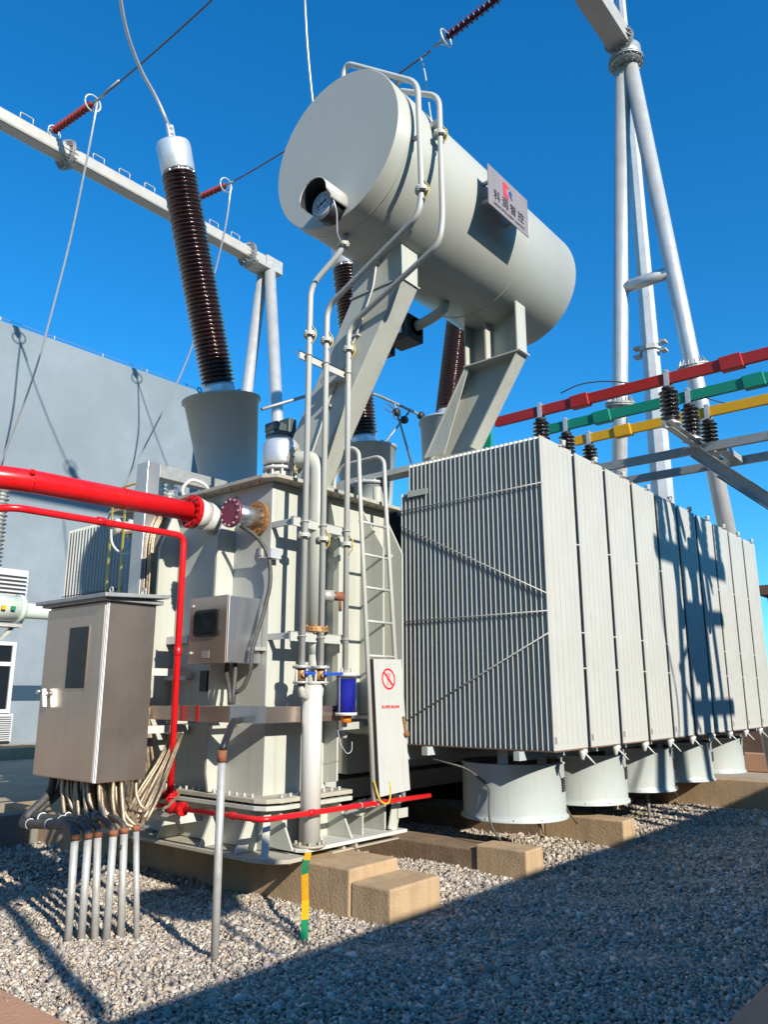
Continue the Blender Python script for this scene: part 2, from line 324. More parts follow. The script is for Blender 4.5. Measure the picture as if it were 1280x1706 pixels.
b = empty('control_building', (5, 19.3, 0), 'large pale blue-grey rendered building with a flat roof, far left behind the transformer', 'building')
MB().box(-16, 14.15, 19.3, 30, 0, 10.95).build('wall', 'wall', b)
MB().box(13.5, 15.3, 22.6, 29.9, 0, 10.9).build('rear_wall', 'wall', b)
MB().box(-16, 14.15, 19.285, 19.297, 1.44, 1.80).build('painted_shadow', 'wallb', b)  # cast shadow on the wall, put in as a dark blue strip
m = MB().tube([(-16, 19.36, 11.06), (14.2, 19.36, 11.06)], .007, 6)
for i in range(20): m.tube([(-14+i*1.45, 19.36, 10.95), (-14+i*1.45, 19.36, 11.09)], .018, 6)
m.build('roof_lightning_strip', 'galv', b)
def window(x0, x1, z0, z1, mull):
    f = MB(); y = 19.2
    for a in ((x0, x0+.09, z0, z1), (x1-.09, x1, z0, z1), (x0+.09, x1-.09, z0, z0+.09), (x0+.09, x1-.09, z1-.09, z1), (x0+.09, x1-.09, mull-.05, mull+.05)): f.box(a[0], a[1], y, y+.09, a[2], a[3])
    fo = f.build('window', 'winframe', b, bevel=.006)
    MB().box(x0+.09, x1-.09, y+.05, y+.07, z0+.09, z1-.09).build('pane', 'glassd', fo)
window(7.6, 9.0, 1.15, 2.83, 2.3)
m = MB()
for i in range(12): m.prism([(7.55, 19.12, .52+i*.05), (7.55, 19.24, .56+i*.05), (7.55, 19.24, .572+i*.05), (7.55, 19.12, .532+i*.05)], (1.5, 0, 0))
m.box(7.5, 9.1, 19.23, 19.29, .48, 1.13); m.build('lower_louvre', 'winframe', b)
m = MB()
for i in range(11): m.prism([(7.6, 19.05, 3.42+i*.1), (7.6, 19.22, 3.50+i*.1), (7.6, 19.22, 3.52+i*.1), (7.6, 19.05, 3.44+i*.1)], (1.45, 0, 0))
m.box(7.55, 9.1, 19.2, 19.28, 3.35, 4.6); m.build('upper_louvre', 'winframe', b)

# wall and steelwork behind the camera (they throw the shade on the yard)
k = MB().box(-30, 40, -2.6, -2.0, 0, 2.96).build('fire_wall', 'concg'); tag(k, 'long concrete fire wall behind the photographer, shading the gravel', 'wall')
k = MB().cyl((.95, -1.7, 0), (.95, -1.7, 4.7), .04, .03, 10).build('slim_post', 'galv'); tag(k, 'slim galvanised post beside the fire wall behind the photographer', 'post')
k = MB().box(-40, 45, -26, -22, 0, 9.5).build('sky_blocker', 'concg'); k.scale.z = 1.2; tag(k, 'long unseen grey block, added to cut sky light, beyond the fire wall behind the photographer', 'building')  # unseen block, added to hold back low sky glare on the sun side
k = MB().box(-32, -24, -18, 14, 0, 8).build('sky_blocker', 'concg'); tag(k, 'second unseen grey block, added to cut sky light, to the left behind the photographer', 'building')  # another unseen block, added to lower sky fill from the left
t = empty('shade_blocker', (1.7, -1.9, 2.96), 'added unseen shading block and walkway on thin legs above the fire wall behind the photographer', 'blocker')  # added unseen shapes, outlined to shade the gravel at left
m = MB().box(.80, 1.32, -2.0, -1.8, 4.28, 4.48); m.build('slab', 'galvd', t)
MB().prism([(1.80, -2.0, 3.64), (1.9, -2.0, 3.50), (2.1, -2.0, 3.45), (2.4, -2.0, 3.50), (2.52, -2.0, 3.68), (2.52, -2.0, 3.86), (1.98, -2.0, 3.96), (1.82, -2.0, 3.84)], (0, .22, 0)).build('box', 'galvd', t)
for x in (.95, 2.1, 2.4): MB().bar((x, -1.9, 2.96), (x, -1.9, 3.6 if x > 1 else 4.3), .04, .04).build('leg', 'galv', t)
t = empty('disconnector_frame', (9, -4, 0), 'lattice steel disconnector frame with insulators behind the photographer', 'steel frame')
m = MB()
for xt, xb_ in ((8.25, 7.6), (8.45, 8.3), (9.15, 9.45), (9.4, 10.2)): m.bar((xb_, -4, 0), (xt, -4, 7.1), .13, .13)
m.bar((7.5, -4, 7.18), (10.3, -4, 7.18), .22, .20); m.bar((8.2, -4, 6.35), (10.0, -4, 6.45), .14, .16); m.bar((8.3, -4, 5.2), (10.1, -4, 5.2), .12, .18)
m.box(8.55, 9.15, -4.2, -3.8, 5.6, 6.5); m.bar((8.0, -4, 5.7), (8.7, -4, 6.2), .06, .06); m.bar((8.0, -4, 5.7), (8.6, -4, 4.9), .06, .06)
m.build('steel_frame', 'galv', t)
for x in (7.8, 8.4, 9.0, 9.5, 10.1): MB().lathe((x, -4, 7.27), (0, 0, 1), [(0, .07)]+[(h*.06+.06, .13 if h % 2 else .08) for h in range(13)]+[(.88, .06)], 12).build('post_insulator', 'porc', t)
MB().tube([(7.7, -4, 8.15), (8.9, -4, 8.25), (10.2, -4, 8.15)], .04, 8).build('contact_arm', 'alu', t)
MB().tube([(7.8, -4, 8.1), (7.5, -4, 6.4), (7.9, -4, 5.2), (7.6, -4, 4.3)], .022, 8, .4).build('jumper', 'wired', t)

# concrete beams under the transformer
def beam(x0, x1, y0, y1, z1, label, mt='concrete'):
    return tag(MB().box(x0, x1, y0, y1, -.05, z1).build('concrete_beam', mt, bevel=.015), label, 'concrete beam')
beam(4.55, 5.12, 4.12, 9.6, .345, 'long buff concrete beam under the near end of the transformer')
beam(4.56, 5.16, 3.74, 4.115, .26, 'low sunlit concrete block before the near beam, right of the green and yellow strap')
beam(6.42, 6.73, 3.72, 4.25, .25, 'concrete block below the first fan, half in sunlight')
beam(6.44, 6.85, 4.255, 9.6, .20, 'concrete beam coloured dark brown for its shade, running back behind the first fan block', 'concb')
beam(8.37, 8.68, 3.66, 4.6, .28, 'shaded concrete block with a sunlit patch below the second fan')
beam(8.3, 8.9, 4.605, 9.6, .24, 'concrete beam coloured dark brown for its shade, behind the second fan block', 'concb')
beam(10.9, 11.3, 4.9, 9.6, .30, 'shaded concrete beam farthest along under the transformer')

# ================================================================== TRANSFORMER TANK
T = empty('transformer_tank', (4.42, 4.95, .36), 'big pale grey ribbed transformer tank standing on concrete beams in the middle', 'transformer')
X0, Y0 = 4.42, 4.95
ZF, ZC = .80, 3.42
o = MB().prism([(X0, Y0, ZF), (5.14, Y0, ZF), (5.14, 6.5, ZF), (5.95, 6.5, ZF), (5.95, 7.0, ZF), (X0, 7.0, ZF)], (0, 0, 1.42-ZF)).build('lower_wall', 'paint', T)
o = MB().box(X0, 5.95, Y0, 7.0, 1.42, ZC).build('tank_wall', 'paint', T, bevel=.012)
MB().box(5.0, 14.3, 6.9, 7.95, .7, ZC).box(6.6, 14.3, 7.951, 9.5, .7, ZC).build('tank_wall', 'turret', T, bevel=.012)
MB().box(5.96, 6.9, 6.3, 6.9, 1.42, ZC).box(6.901, 14.3, 6.3, 6.9, .7, ZC).build('tank_wall', 'paint', T, bevel=.012)
MB().prism([(4.29, 4.95, ZC), (4.36, 4.82, ZC), (4.62, 4.80, ZC), (6.03, 4.80, ZC), (6.03, 6.2, ZC), (14.35, 6.2, ZC), (14.35, 9.6, ZC), (6.5, 9.6, ZC), (6.5, 8.05, ZC), (4.9, 8.05, ZC), (4.9, 7.1, ZC), (4.29, 7.1, ZC)], (0, 0, .035)).build('cover', 'dusty', T, bevel=.004)
m = MB()
for i in range(16): m.cyl((4.35, 5.05+i*.13, ZC-.02), (4.35, 5.05+i*.13, ZC+.05), .009, n=6, smooth=False)
for i in range(12): m.cyl((4.55+i*.13, 4.87, ZC-.02), (4.55+i*.13, 4.87, ZC+.05), .009, n=6, smooth=False)
m.build('cover_bolts', 'dusty', T)
# lower flange pair
for nm, z0, mt in (('upper_flange', ZF-.002, 'dusty'), ('lower_flange', ZF-.055, 'paint')):
    MB().prism([(4.25, 4.86, z0-.03), (4.29, 4.76, z0-.03), (4.42, 4.70, z0-.03), (5.22, 4.70, z0-.03), (5.22, 6.46, z0-.03), (6.1, 6.46, z0-.03), (6.1, 7.2, z0-.03), (4.25, 7.2, z0-.03)], (0, 0, .034)).build(nm, mt, T, bevel=.004)
m = MB()
for i in range(22):
    m.cyl((4.31, 4.95+i*.095, ZF-.10), (4.31, 4.95+i*.095, ZF+.03), .014, n=6, smooth=False)
    if i < 8: m.cyl((4.45+i*.095, 4.76, ZF-.10), (4.45+i*.095, 4.76, ZF+.03), .014, n=6, smooth=False)
m.build('flange_bolts', 'galv', T)
MB().prism([(4.4, 4.9, .40), (5.15, 4.9, .40), (5.15, 6.45, .40), (5.95, 6.45, .40), (5.95, 7.2, .40), (4.4, 7.2, .40)], (0, 0, .31)).build('base_tray', 'paint', T, bevel=.006)
MB().box(5.3, 14.2, 6.5, 9.4, .40, .62).build('rear_base_tray', 'turret', T)
MB().prism([(4.16, 4.82, .365), (4.2, 4.62, .365), (4.32, 4.52, .365), (4.5, 4.52, .365), (4.5, 4.94, .365), (5.4, 5.0, .365), (5.4, 7.2, .365), (4.16, 7.2, .365)], (0, 0, .03)).build('base_plate', 'dusty', T, bevel=.004)
MB().prism([(4.52, 4.66, .40), (4.56, 4.58, .40), (5.80, 4.56, .40), (5.80, 5.0, .40), (4.52, 5.0, .40)], (0, 0, .028)).build('foot_plate', 'white', T, bevel=.004)
m = MB().box(5.02, 5.05, 4.62, 5.0, .355, .398).box(4.9, 5.75, 4.62, 5.4, .345, .356); m.box(5.15, 5.18, 4.6, 5.3, .36, .398); m.build('bearing_pad', 'dusty', T)
m = MB().prism([(5.15, 4.98, .43), (5.72, 4.98, .43), (5.72, 4.98, .66), (5.15, 4.98, .58)], (0, .02, 0)); m.bar((5.22, 4.7, .60), (5.62, 4.75, .68), .16, .02); m.box(5.3, 5.32, 4.66, 4.98, .43, .60); m.box(5.6, 5.62, 4.66, 4.98, .43, .66)
m.bar((5.66, 4.62, .43), (5.74, 4.62, .72), .012, .12, (1, 0, 0)); m.box(5.72, 5.86, 4.60, 4.61, .52, .60); m.build('lower_bracket', 'paint', T)
m = MB().cyl((5.22, 4.975, .56), (5.22, 4.968, .56), .038).cyl((5.47, 4.975, .60), (5.47, 4.968, .60), .034); m.build('jacking_hole', 'black', T)
# tray gussets (lower part)
for y in (4.98, 5.42, 6.0, 6.6):
    MB().prism([(4.40, y, .398), (4.19, y, .398), (4.33, y, .70), (4.40, y, .70)], (0, .022, 0)).build('gusset', 'paint', T)
for x in (4.44, 4.78, 5.12):
    MB().prism([(x, 4.9, .43), (x, 4.62, .43), (x, 4.77, .70), (x, 4.9, .70)], (.02, 0, 0)).build('gusset', 'paint', T)
MB().prism([(4.20, 4.62, .398), (4.16, 4.66, .398), (4.36, 4.86, .72), (4.40, 4.82, .72)], (.02, .02, 0)).build('gusset', 'paint', T)
m = MB().bar((4.14, 5.62, .60), (4.14, 6.1, .60), .03, .07); m.box(4.14, 4.4, 5.98, 6.0, .55, .65).box(4.14, 4.4, 5.68, 5.7, .55, .65); m.build('pipe_bracket', 'white', T)
MB().box(6.3, 7.25, 5.55, 6.25, 2.5, 3.70).build('header_housing', 'dark', T, bevel=.02)
# vertical ribs
for y, d in ((5.44, .19), (6.28, .21)):
    MB().prism([(X0, y, ZF+.01), (X0-d+.03, y, ZF+.01), (X0-d, y, .95), (X0-d, y, 2.95), (X0-.06, y, 3.33), (X0, y, 3.36)], (0, .03, 0)).build('rib', 'paint', T, bevel=.003)
for x, d, z0 in ((5.11, .16, .85), (5.58, .29, 1.42), (5.93, .24, 1.42)):
    MB().prism([(x, Y0, z0), (x, Y0-d, z0+.02), (x, Y0-d, 2.95), (x, Y0-.02, 3.36), (x, Y0, 3.36)], (.022, 0, 0)).build('rib', 'paint', T, bevel=.003)
MB().box(X0, 5.95, 4.93, 4.949, 1.42, 1.46).build('stiffening_strip', 'paint', T)
for z in (1.25, 1.72, 2.05):
    MB().box(4.34, 4.42, 5.95, 6.55, z, z+.07).build('cable_bracket', 'white', T)
m = MB().box(4.405, 4.42, 5.05, 5.09, 2.74, 2.86).box(4.40, 4.405, 5.055, 5.085, 2.77, 2.83); m.build('earth_mark', 'galv', T)
m = MB().box(4.40, 4.42, 5.72, 5.82, 1.62, 1.80); m.build('earth_terminal', 'dark', T)
MB().cyl((4.98, 4.95, 1.22), (4.98, 4.90, 1.22), .03).build('drain_plug', 'white', T); MB().cyl((5.20, 4.86, 1.25), (5.26, 4.82, 1.25), .035).build('drain_plug', 'white', T)
# corner outlet with round neck
m = MB().cyl((4.60, 5.06, ZC+.035), (4.60, 5.06, ZC+.06), .17, n=28).cyl((4.60, 5.06, ZC+.06), (4.60, 5.06, ZC+.14), .12, n=28).cyl((4.60, 5.06, ZC+.14), (4.60, 5.06, ZC+.165), .16, n=28).bolts((4.60, 5.06, ZC+.11), (0, 0, 1), .14, 10, .012, .13)
m.build('outlet_neck', 'white', T)
m = MB().lathe((4.60, 5.06, ZC+.19), (0, 0, 1), [(0, .155), (.02, .165), (.20, .165), (.235, .14), (.245, 0)], 32).build('outlet_cap', 'alu', T)

# grey elbow pipe -----------------------------------------------------------
EP = empty('elbow_pipe', (4.82, 4.77, 1.66), 'thick grey elbow pipe behind the thin pipes, bending over to the steel-capped outlet', 'pipe')
MB().tube([(4.62, 5.02, 3.66), (4.74, 4.72, 3.66), (4.735, 4.71, 3.30), (4.735, 4.71, 2.14)], .078, 28, .20, 12).build('pipe', 'paint', EP)
MB().flange((4.655, 4.93, 3.66), (.40, -.92, 0), .125, .022, 10).build('flange', 'dusty', EP)
MB().flange((4.735, 4.71, 2.13), (0, 0, 1), .12, .02, 8).build('flange', 'bronze', EP)
MB().cyl((4.735, 4.71, 2.10), (4.735, 4.71, 1.9), .05).tube([(4.735, 4.71, 1.92), (4.72, 4.70, 1.78), (4.68, 4.68, 1.66)], .05, 16, .05).build('lower_pipe', 'paint', EP)

# thick white riser -----------------------------------------------------------
WP = empty('white_pipe', (4.67, 4.66, .43), 'thick white vertical pipe standing on the foot plate at the tank corner', 'pipe')
MB().cyl((4.67, 4.66, .445), (4.67, 4.66, 1.68), .083, n=32).build('pipe', 'white', WP)
m = MB().cyl((4.67, 4.66, .428), (4.67, 4.66, .446), .13, n=28).bolts((4.67, 4.66, .45), (0, 0, 1), .108, 8, .012, .04); m.build('foot_flange', 'dusty', WP)
MB().cyl((4.67, 4.66, 1.675), (4.67, 4.66, 1.70), .088, n=28).build('top_cap', 'paint', WP)

# three thin pipes -----------------------------------------------------------
def thin(name, pts, label, flanges, r=.026):
    t = empty(name, pts[0], label, 'pipe', 'thin pipes rising to the conservator')
    MB().tube(pts, r, 16, .12, 7).build('pipe', 'paint2', t)
    for p, d, y in flanges:
        p = Vector(p)
        f = MB().flange(p, d, .058, .014, 4, .008).build('flange', 'paint', t)
        d_ = Vector(d).normalized()
        if y:
            u = Vector((.012, -.036, 0))
            MB().tube([p+d_*.07+u*.6, p+d_*.045+u*1.5, p-d_*.01+u*1.75, p-d_*.06+u*1.4, p-d_*.085+u*.5], .006, 6, .04).build('bonding_wire', 'wirey', f)
            for q_ in (.075, -.085): MB().bolts(p+d_*q_+u*.5, u, .004, 1, .012, .03).build('bond_lug', 'galv', f)
    return t
Z = (0, 0, 1)
thin('thin_pipe', [(4.50, 4.62, 1.80), (4.50, 4.62, 5.22), (4.58, 4.31, 5.50), (4.60, 4.27, 5.70)], 'leftmost thin grey pipe, ending below the gauge under the conservator', [((4.50, 4.62, 4.74), Z, 1), ((4.49, 4.62, 2.90), Z, 0), ((4.585, 4.30, 5.56), (.02, -.2, .9), 0)])
thin('thin_pipe', [(4.72, 4.62, 1.80), (4.72, 4.62, 5.10), (4.60, 3.45, 5.50), (4.60, 3.42, 5.72), (4.56, 3.42, 6.76), (4.56, 4.28, 7.48), (4.56, 4.36, 7.0)], 'middle thin grey pipe, curving round the conservator end in the taller loop', [((4.72, 4.62, 4.76), Z, 1), ((4.72, 4.62, 2.90), Z, 1), ((4.60, 3.42, 5.72), Z, 1)])
thin('thin_pipe', [(5.02, 4.62, 1.80), (5.02, 4.62, 5.02), (4.90, 3.46, 5.38), (4.90, 3.42, 5.60), (4.88, 3.42, 6.84), (4.86, 3.90, 7.16), (4.86, 4.1, 7.1)], 'rightmost thin grey pipe, above the blue breather, with the shorter loop over the conservator', [((5.02, 4.62, 4.78), Z, 1), ((5.02, 4.62, 2.90), Z, 1), ((4.89, 3.42, 6.44), Z, 1)])
BR = empty('pipe_bracket', (4.75, 4.7, 3.02), 'upper channel bracket clamping the three thin pipes below the tank cover', 'bracket', 'channel brackets across the thin pipes')
MB().box(4.40, 5.1, 4.655, 4.675, 2.98, 3.06).box(4.40, 5.1, 4.655, 4.70, 3.05, 3.06).box(4.42, 4.45, 4.675, 4.95, 3.0, 3.05).box(5.05, 5.08, 4.675, 4.95, 3.0, 3.05).build('channel', 'paint2', BR)
MB().ring((4.50, 4.62, 3.02), Z, .031, .006).ring((4.72, 4.62, 3.02), Z, .031, .006).ring((5.02, 4.62, 3.02), Z, .031, .006).build('pipe_clips', 'galv', BR)
index_kids()
B2 = copy_tree(BR); B2.location = (4.75, 4.7, 2.06); B2['label'] = 'lower channel bracket clamping the thin pipes above the bronze valves'
B3 = empty('pipe_bracket', (4.75, 4.66, 4.62), 'topmost channel bracket across the three thin pipes below their yellow-bonded flanges', 'bracket', 'channel brackets across the thin pipes')
MB().box(4.42, 5.1, 4.655, 4.675, 4.50, 4.57).box(4.42, 5.1, 4.655, 4.70, 4.56, 4.57).box(5.0, 5.14, 4.675, 4.95, 4.50, 4.56).build('channel', 'paint2', B3)
MB().ring((4.50, 4.62, 4.54), Z, .031, .006).ring((4.72, 4.62, 4.54), Z, .031, .006).ring((5.02, 4.62, 4.54), Z, .031, .006).build('pipe_clips', 'galv', B3)
for x, lab in ((4.50, 'left bronze valve on top of the thick white pipe'), (4.72, 'right bronze valve with blue lever beside the breather')):
    v = empty('bronze_valve', (x, 4.62, 1.7), lab, 'valve', 'bronze valves under the thin pipes')
    MB().cyl((x, 4.62, 1.80), (x, 4.62, 1.825), .075).cyl((x, 4.62, 1.68), (x, 4.62, 1.70), .07).bolts((x, 4.62, 1.75), Z, .058, 4, .011, .16).build('flanges', 'galv', v)
    MB().lathe((x, 4.62, 1.70), Z, [(0, .03), (.02, .05), (.05, .052), (.08, .05), (.10, .03)], 16).cyl((x, 4.62, 1.75), (x-.03, 4.55, 1.75), .02).build('body', 'bronze', v)
    MB().bar((x-.02, 4.55, 1.755), (x+(.17 if x > 4.6 else .07), 4.53, 1.765), .014, .024).cyl((x-.02, 4.545, 1.74), (x-.02, 4.545, 1.78), .018).build('lever', 'bluep', v)
    MB().tube([(x, 4.62, 1.68), (x+.02, 4.64, 1.60), (4.67, 4.66, 1.55)], .03, 10).build('spout', 'paint', v)
# small side valve
v = empty('sampling_valve', (4.95, 4.7, 2.45), 'small rusty side valve between the middle and right thin pipes', 'valve')
MB().cyl((4.80, 4.72, 2.43), (4.90, 4.66, 2.43), .05).bolts((4.85, 4.69, 2.43), (.85, -.5, 0), .04, 4, .01, .14).build('flange', 'galv', v)
MB().cyl((4.90, 4.66, 2.43), (4.98, 4.62, 2.43), .04).cyl((4.96, 4.63, 2.43), (4.96, 4.63, 2.30), .014).build('body', 'rust', v)
# breather
b = empty('breather', (5.04, 4.62, 1.38), 'blue silica gel breather with orange oil cup, left of the ladder panel', 'breather')
MB().cyl((5.04, 4.62, 1.745), (5.04, 4.62, 1.775), .095).bolts((5.04, 4.62, 1.79), Z, .06, 4, .01, .05).build('top_plate', 'white', b); MB().cyl((5.04, 4.62, 1.42), (5.04, 4.62, 1.445), .095).build('bottom_plate', 'white', b)
MB().cyl((5.04, 4.62, 1.445), (5.04, 4.62, 1.72), .074, n=28).build('silica_gel', 'blue', b)
MB().cyl((5.04, 4.62, 1.446), (5.04, 4.62, 1.744), .086, n=28).build('glass_cylinder', 'glass', b)
MB().cyl((5.04, 4.62, 1.36), (5.04, 4.62, 1.42), .045).build('oil_cup', 'orange', b)
MB().bar((4.955, 4.62, 1.43), (4.955, 4.62, 1.76), .008, .008).bar((5.125, 4.62, 1.43), (5.125, 4.62, 1.76), .008, .008).cyl((5.02, 4.62, 1.77), (5.02, 4.62, 1.83), .022).build('tie_rods', 'galv', b)
MB().bar((5.04, 4.66, 1.33), (5.36, 4.72, 1.33), .02, .06).build('support', 'paint', b)
MB().tube([(4.98, 4.66, 1.30), (5.0, 4.64, 1.18), (5.08, 4.64, 1.10), (5.14, 4.64, 1.12), (5.14, 4.64, 1.2)], .0022, 6, .03).build('loose_wire', 'zip', b)

# stainless outlet with maroon blind
s = empty('blind_outlet', (4.2, 5.09, 3.09), 'stainless stub pipe with maroon blank cover on the upper tank end', 'pipe stub')
MB().cyl((4.42, 5.11, 3.10), (4.10, 5.11, 3.10), .09, n=28).build('stub', 'steelb', s)
MB().flange((4.385, 5.11, 3.10), (1, 0, 0), .15, .018, 12).build('flange', 'bronze', s)
m = MB().cyl((4.115, 5.11, 3.10), (4.085, 5.11, 3.10), .128, n=28).build('blank_cover', 'maroon', s)
for i in range(12): MB().cyl((4.075, 5.11+.112*cos(i*pi/6), 3.10+.112*sin(i*pi/6)), (4.125, 5.11+.112*cos(i*pi/6), 3.10+.112*sin(i*pi/6)), .010, n=6, smooth=False).build('bolt', 'galv', m)

# terminal box
tb = empty('terminal_box', (4.05, 5.26, 1.84), 'stainless terminal box with rounded viewing window on the tank end', 'terminal box')
MB().box(4.05, 4.41, 5.02, 5.50, 1.845, 2.385).build('case', 'steelb', tb, bevel=.006)
d = MB().box(4.028, 4.047, 5.015, 5.505, 1.84, 2.39).build('door', 'steel', tb, bevel=.004)
def rrect(y0, y1, z0, z1, r, x, n=5):
    p = []
    for cy, cz, a0 in ((y1-r, z1-r, 0), (y0+r, z1-r, 90), (y0+r, z0+r, 180), (y1-r, z0+r, 270)):
        for i in range(n+1): a = radians(a0+90*i/n); p.append((x, cy+r*cos(a), cz+r*sin(a)))
    return p
MB().prism(rrect(5.10, 5.43, 2.06, 2.28, .045, 4.027), (-.018, 0, 0)).build('window_frame', 'black', d)
MB().prism(rrect(5.122, 5.408, 2.082, 2.258, .03, 4.008), (-.004, 0, 0)).build('window_pane', 'screen', d)
MB().cyl((4.03, 5.46, 1.93), (4.01, 5.46, 1.93), .014).cyl((4.03, 5.46, 2.32), (4.01, 5.46, 2.32), .014).build('lock', 'galv', d)
MB().box(4.024, 4.0275, 5.22, 5.32, 1.885, 1.945).build('label_plate', 'plate', d)
MB().box(4.3, 4.42, 4.97, 5.01, 1.95, 1.98).build('side_clip', 'galv', tb)
c = empty('black_cable', (4.3, 5.0, 1.7), 'black corrugated cables looping under the terminal box and up to the maroon outlet', 'cable')
MB().tube([(4.2, 5.10, 3.0), (4.28, 4.99, 2.92), (4.36, 4.90, 2.75), (4.37, 4.88, 2.5), (4.30, 4.90, 2.2), (4.22, 4.92, 1.95), (4.22, 4.92, 1.78), (4.2, 4.98, 1.64), (4.16, 5.05, 1.60)], .018, 10, .1).build('long_cable', 'cable', c)
MB().tube([(4.22, 5.22, 1.85), (4.18, 5.18, 1.76), (4.14, 5.08, 1.64), (4.12, 5.04, 1.52)], .02, 10, .06).build('short_cable', 'cable', c)
MB().tube([(4.22, 5.12, 1.85), (4.2, 5.09, 1.78), (4.17, 5.06, 1.68), (4.14, 5.03, 1.52)], .02, 10, .06).build('short_cable', 'cable', c)
MB().box(4.34, 4.46, 4.86, 4.945, 2.72, 2.80).build('junction_box', 'alu', c)
# horizontal stainless tray
tr = empty('cable_tray', (4.1, 5.4, 1.38), 'stainless cable tray wrapping round the tank corner at mid height', 'cable tray')
m = MB().box(4.04, 4.14, 4.94, 5.62, 1.38, 1.505).box(4.06, 4.16, 5.62, 6.05, 1.385, 1.50); m.build('long_tray', 'steel', tr, bevel=.003)
MB().prism([(4.04, 4.938, 1.378), (4.12, 4.72, 1.378), (4.22, 4.72, 1.378), (4.14, 4.938, 1.378)], (0, 0, .13)).build('corner_tray', 'steelb', tr)
MB().box(4.14, 5.10, 4.722, 4.82, 1.375, 1.50).build('side_tray', 'steel', tr, bevel=.003)
MB().box(4.037, 4.0395, 5.33, 5.37, 1.379, 1.506).build('red_paint_mark', 'redd', tr)
MB().bar((4.14, 5.3, 1.36), (4.42, 5.3, 1.36), .04, .03).bar((4.14, 5.9, 1.36), (4.42, 5.9, 1.36), .04, .03).build('arm', 'paint', tr)
# conduit pole
cp = empty('steel_conduit', (3.36, 4.15, 0), 'single tall galvanised conduit standing alone in the gravel before the tank', 'conduit')
MB().cyl((3.36, 4.15, -.02), (3.355, 4.16, 1.20), .026, n=16).build('tube', 'galv', cp)
MB().cyl((3.355, 4.16, 1.17), (3.355, 4.16, 1.245), .031, n=16).build('coupling', 'rust', cp)
MB().tube([(3.355, 4.16, 1.24), (3.38, 4.17, 1.29), (3.60, 4.36, 1.42), (3.85, 4.62, 1.40), (4.08, 4.86, 1.40)], .024, 10, .12).build('flexible_cable', 'black', cp)

# vertical tray and cable bundle at tank end
vt = empty('vertical_cable_duct', (4.25, 6.7, 1.0), 'tall stainless cable duct at the left end of the tank turning over the cover', 'cable duct')
MB().box(4.22, 4.36, 6.60, 6.80, .95, 3.88).build('upright_duct', 'steelb', vt, bevel=.004)
MB().box(4.36, 6.2, 6.60, 6.72, 3.74, 3.88).build('top_duct', 'galvd', vt, bevel=.004)
MB().tube([(4.62, 6.45, 3.46), (4.52, 6.45, 3.62), (4.60, 6.40, 3.74), (4.75, 6.35, 3.70), (4.85, 6.3, 3.5)], .018, 10, .06).build('hose', 'white', vt)
cb = empty('cable_bundle', (4.3, 6.5, .95), 'bundle of brown flexible cables running up beside the stainless duct', 'cable bundle')
for i in range(7):
    x = 4.26+.02*(i % 3); y = 6.50+.022*(i//2)+.004*i
    MB().tube([(x-.12-.02*i, y-.25, .62), (x-.06, y-.12, .95), (x, y, 1.35), (x+.004, y, 2.2), (x, y+.006, 3.1), (x+.12, y, 3.42)], .011, 8, .1).build('cable', 'flexc', cb)

# control cabinet
cc = empty('control_cabinet', (3.13, 5.3, .97), 'stainless control cabinet with tall dark window hanging above six conduits at left', 'cabinet')
MB().box(3.15, 3.56, 5.31, 6.19, .975, 2.28).build('case', 'steel', cc, bevel=.006)
MB().prism([(3.06, 5.22, 2.30), (3.62, 5.22, 2.33), (3.62, 6.28, 2.33), (3.06, 6.28, 2.30)], (0, 0, .03)).prism([(3.10, 5.27, 2.281), (3.60, 5.27, 2.281), (3.60, 6.24, 2.281), (3.10, 6.24, 2.281)], (0, 0, .03)).build('roof', 'galvd', cc, bevel=.004)
d = MB().box(3.125, 3.147, 5.325, 6.18, .985, 2.26).build('door', 'steel', cc, bevel=.005)
f = MB().box(3.119, 3.1255, 5.51, 5.80, 1.63, 2.11).build('window_frame', 'steel', d)
MB().box(3.116, 3.119, 5.52, 5.79, 1.64, 2.10).build('window_pane', 'screen', f)
h = MB().cyl((3.125, 6.07, 1.60), (3.10, 6.07, 1.60), .03).bar((3.095, 6.07, 1.635), (3.095, 6.04, 1.50), .02, .03, (1, 0, 0)).cyl((3.10, 6.13, 1.615), (3.07, 6.13, 1.615), .018).build('handle', 'steelb', d)
MB().box(3.142, 3.152, 5.304, 5.312, .98, 2.27).box(3.135, 3.139, 5.312, 5.324, .98, 2.27).build('door_seal', 'zip', cc)
for z in (1.75, 1.28): MB().box(3.56, 4.25, 5.75, 5.80, z, z+.06).build('support_arm', 'white', cc)
MB().ring((3.56, 5.5, 2.40), (1, 0, 0), .03, .008).ring((3.14, 5.28, 2.36), (1, 0, 0), .02, .006).build('lifting_eye', 'galv', cc)
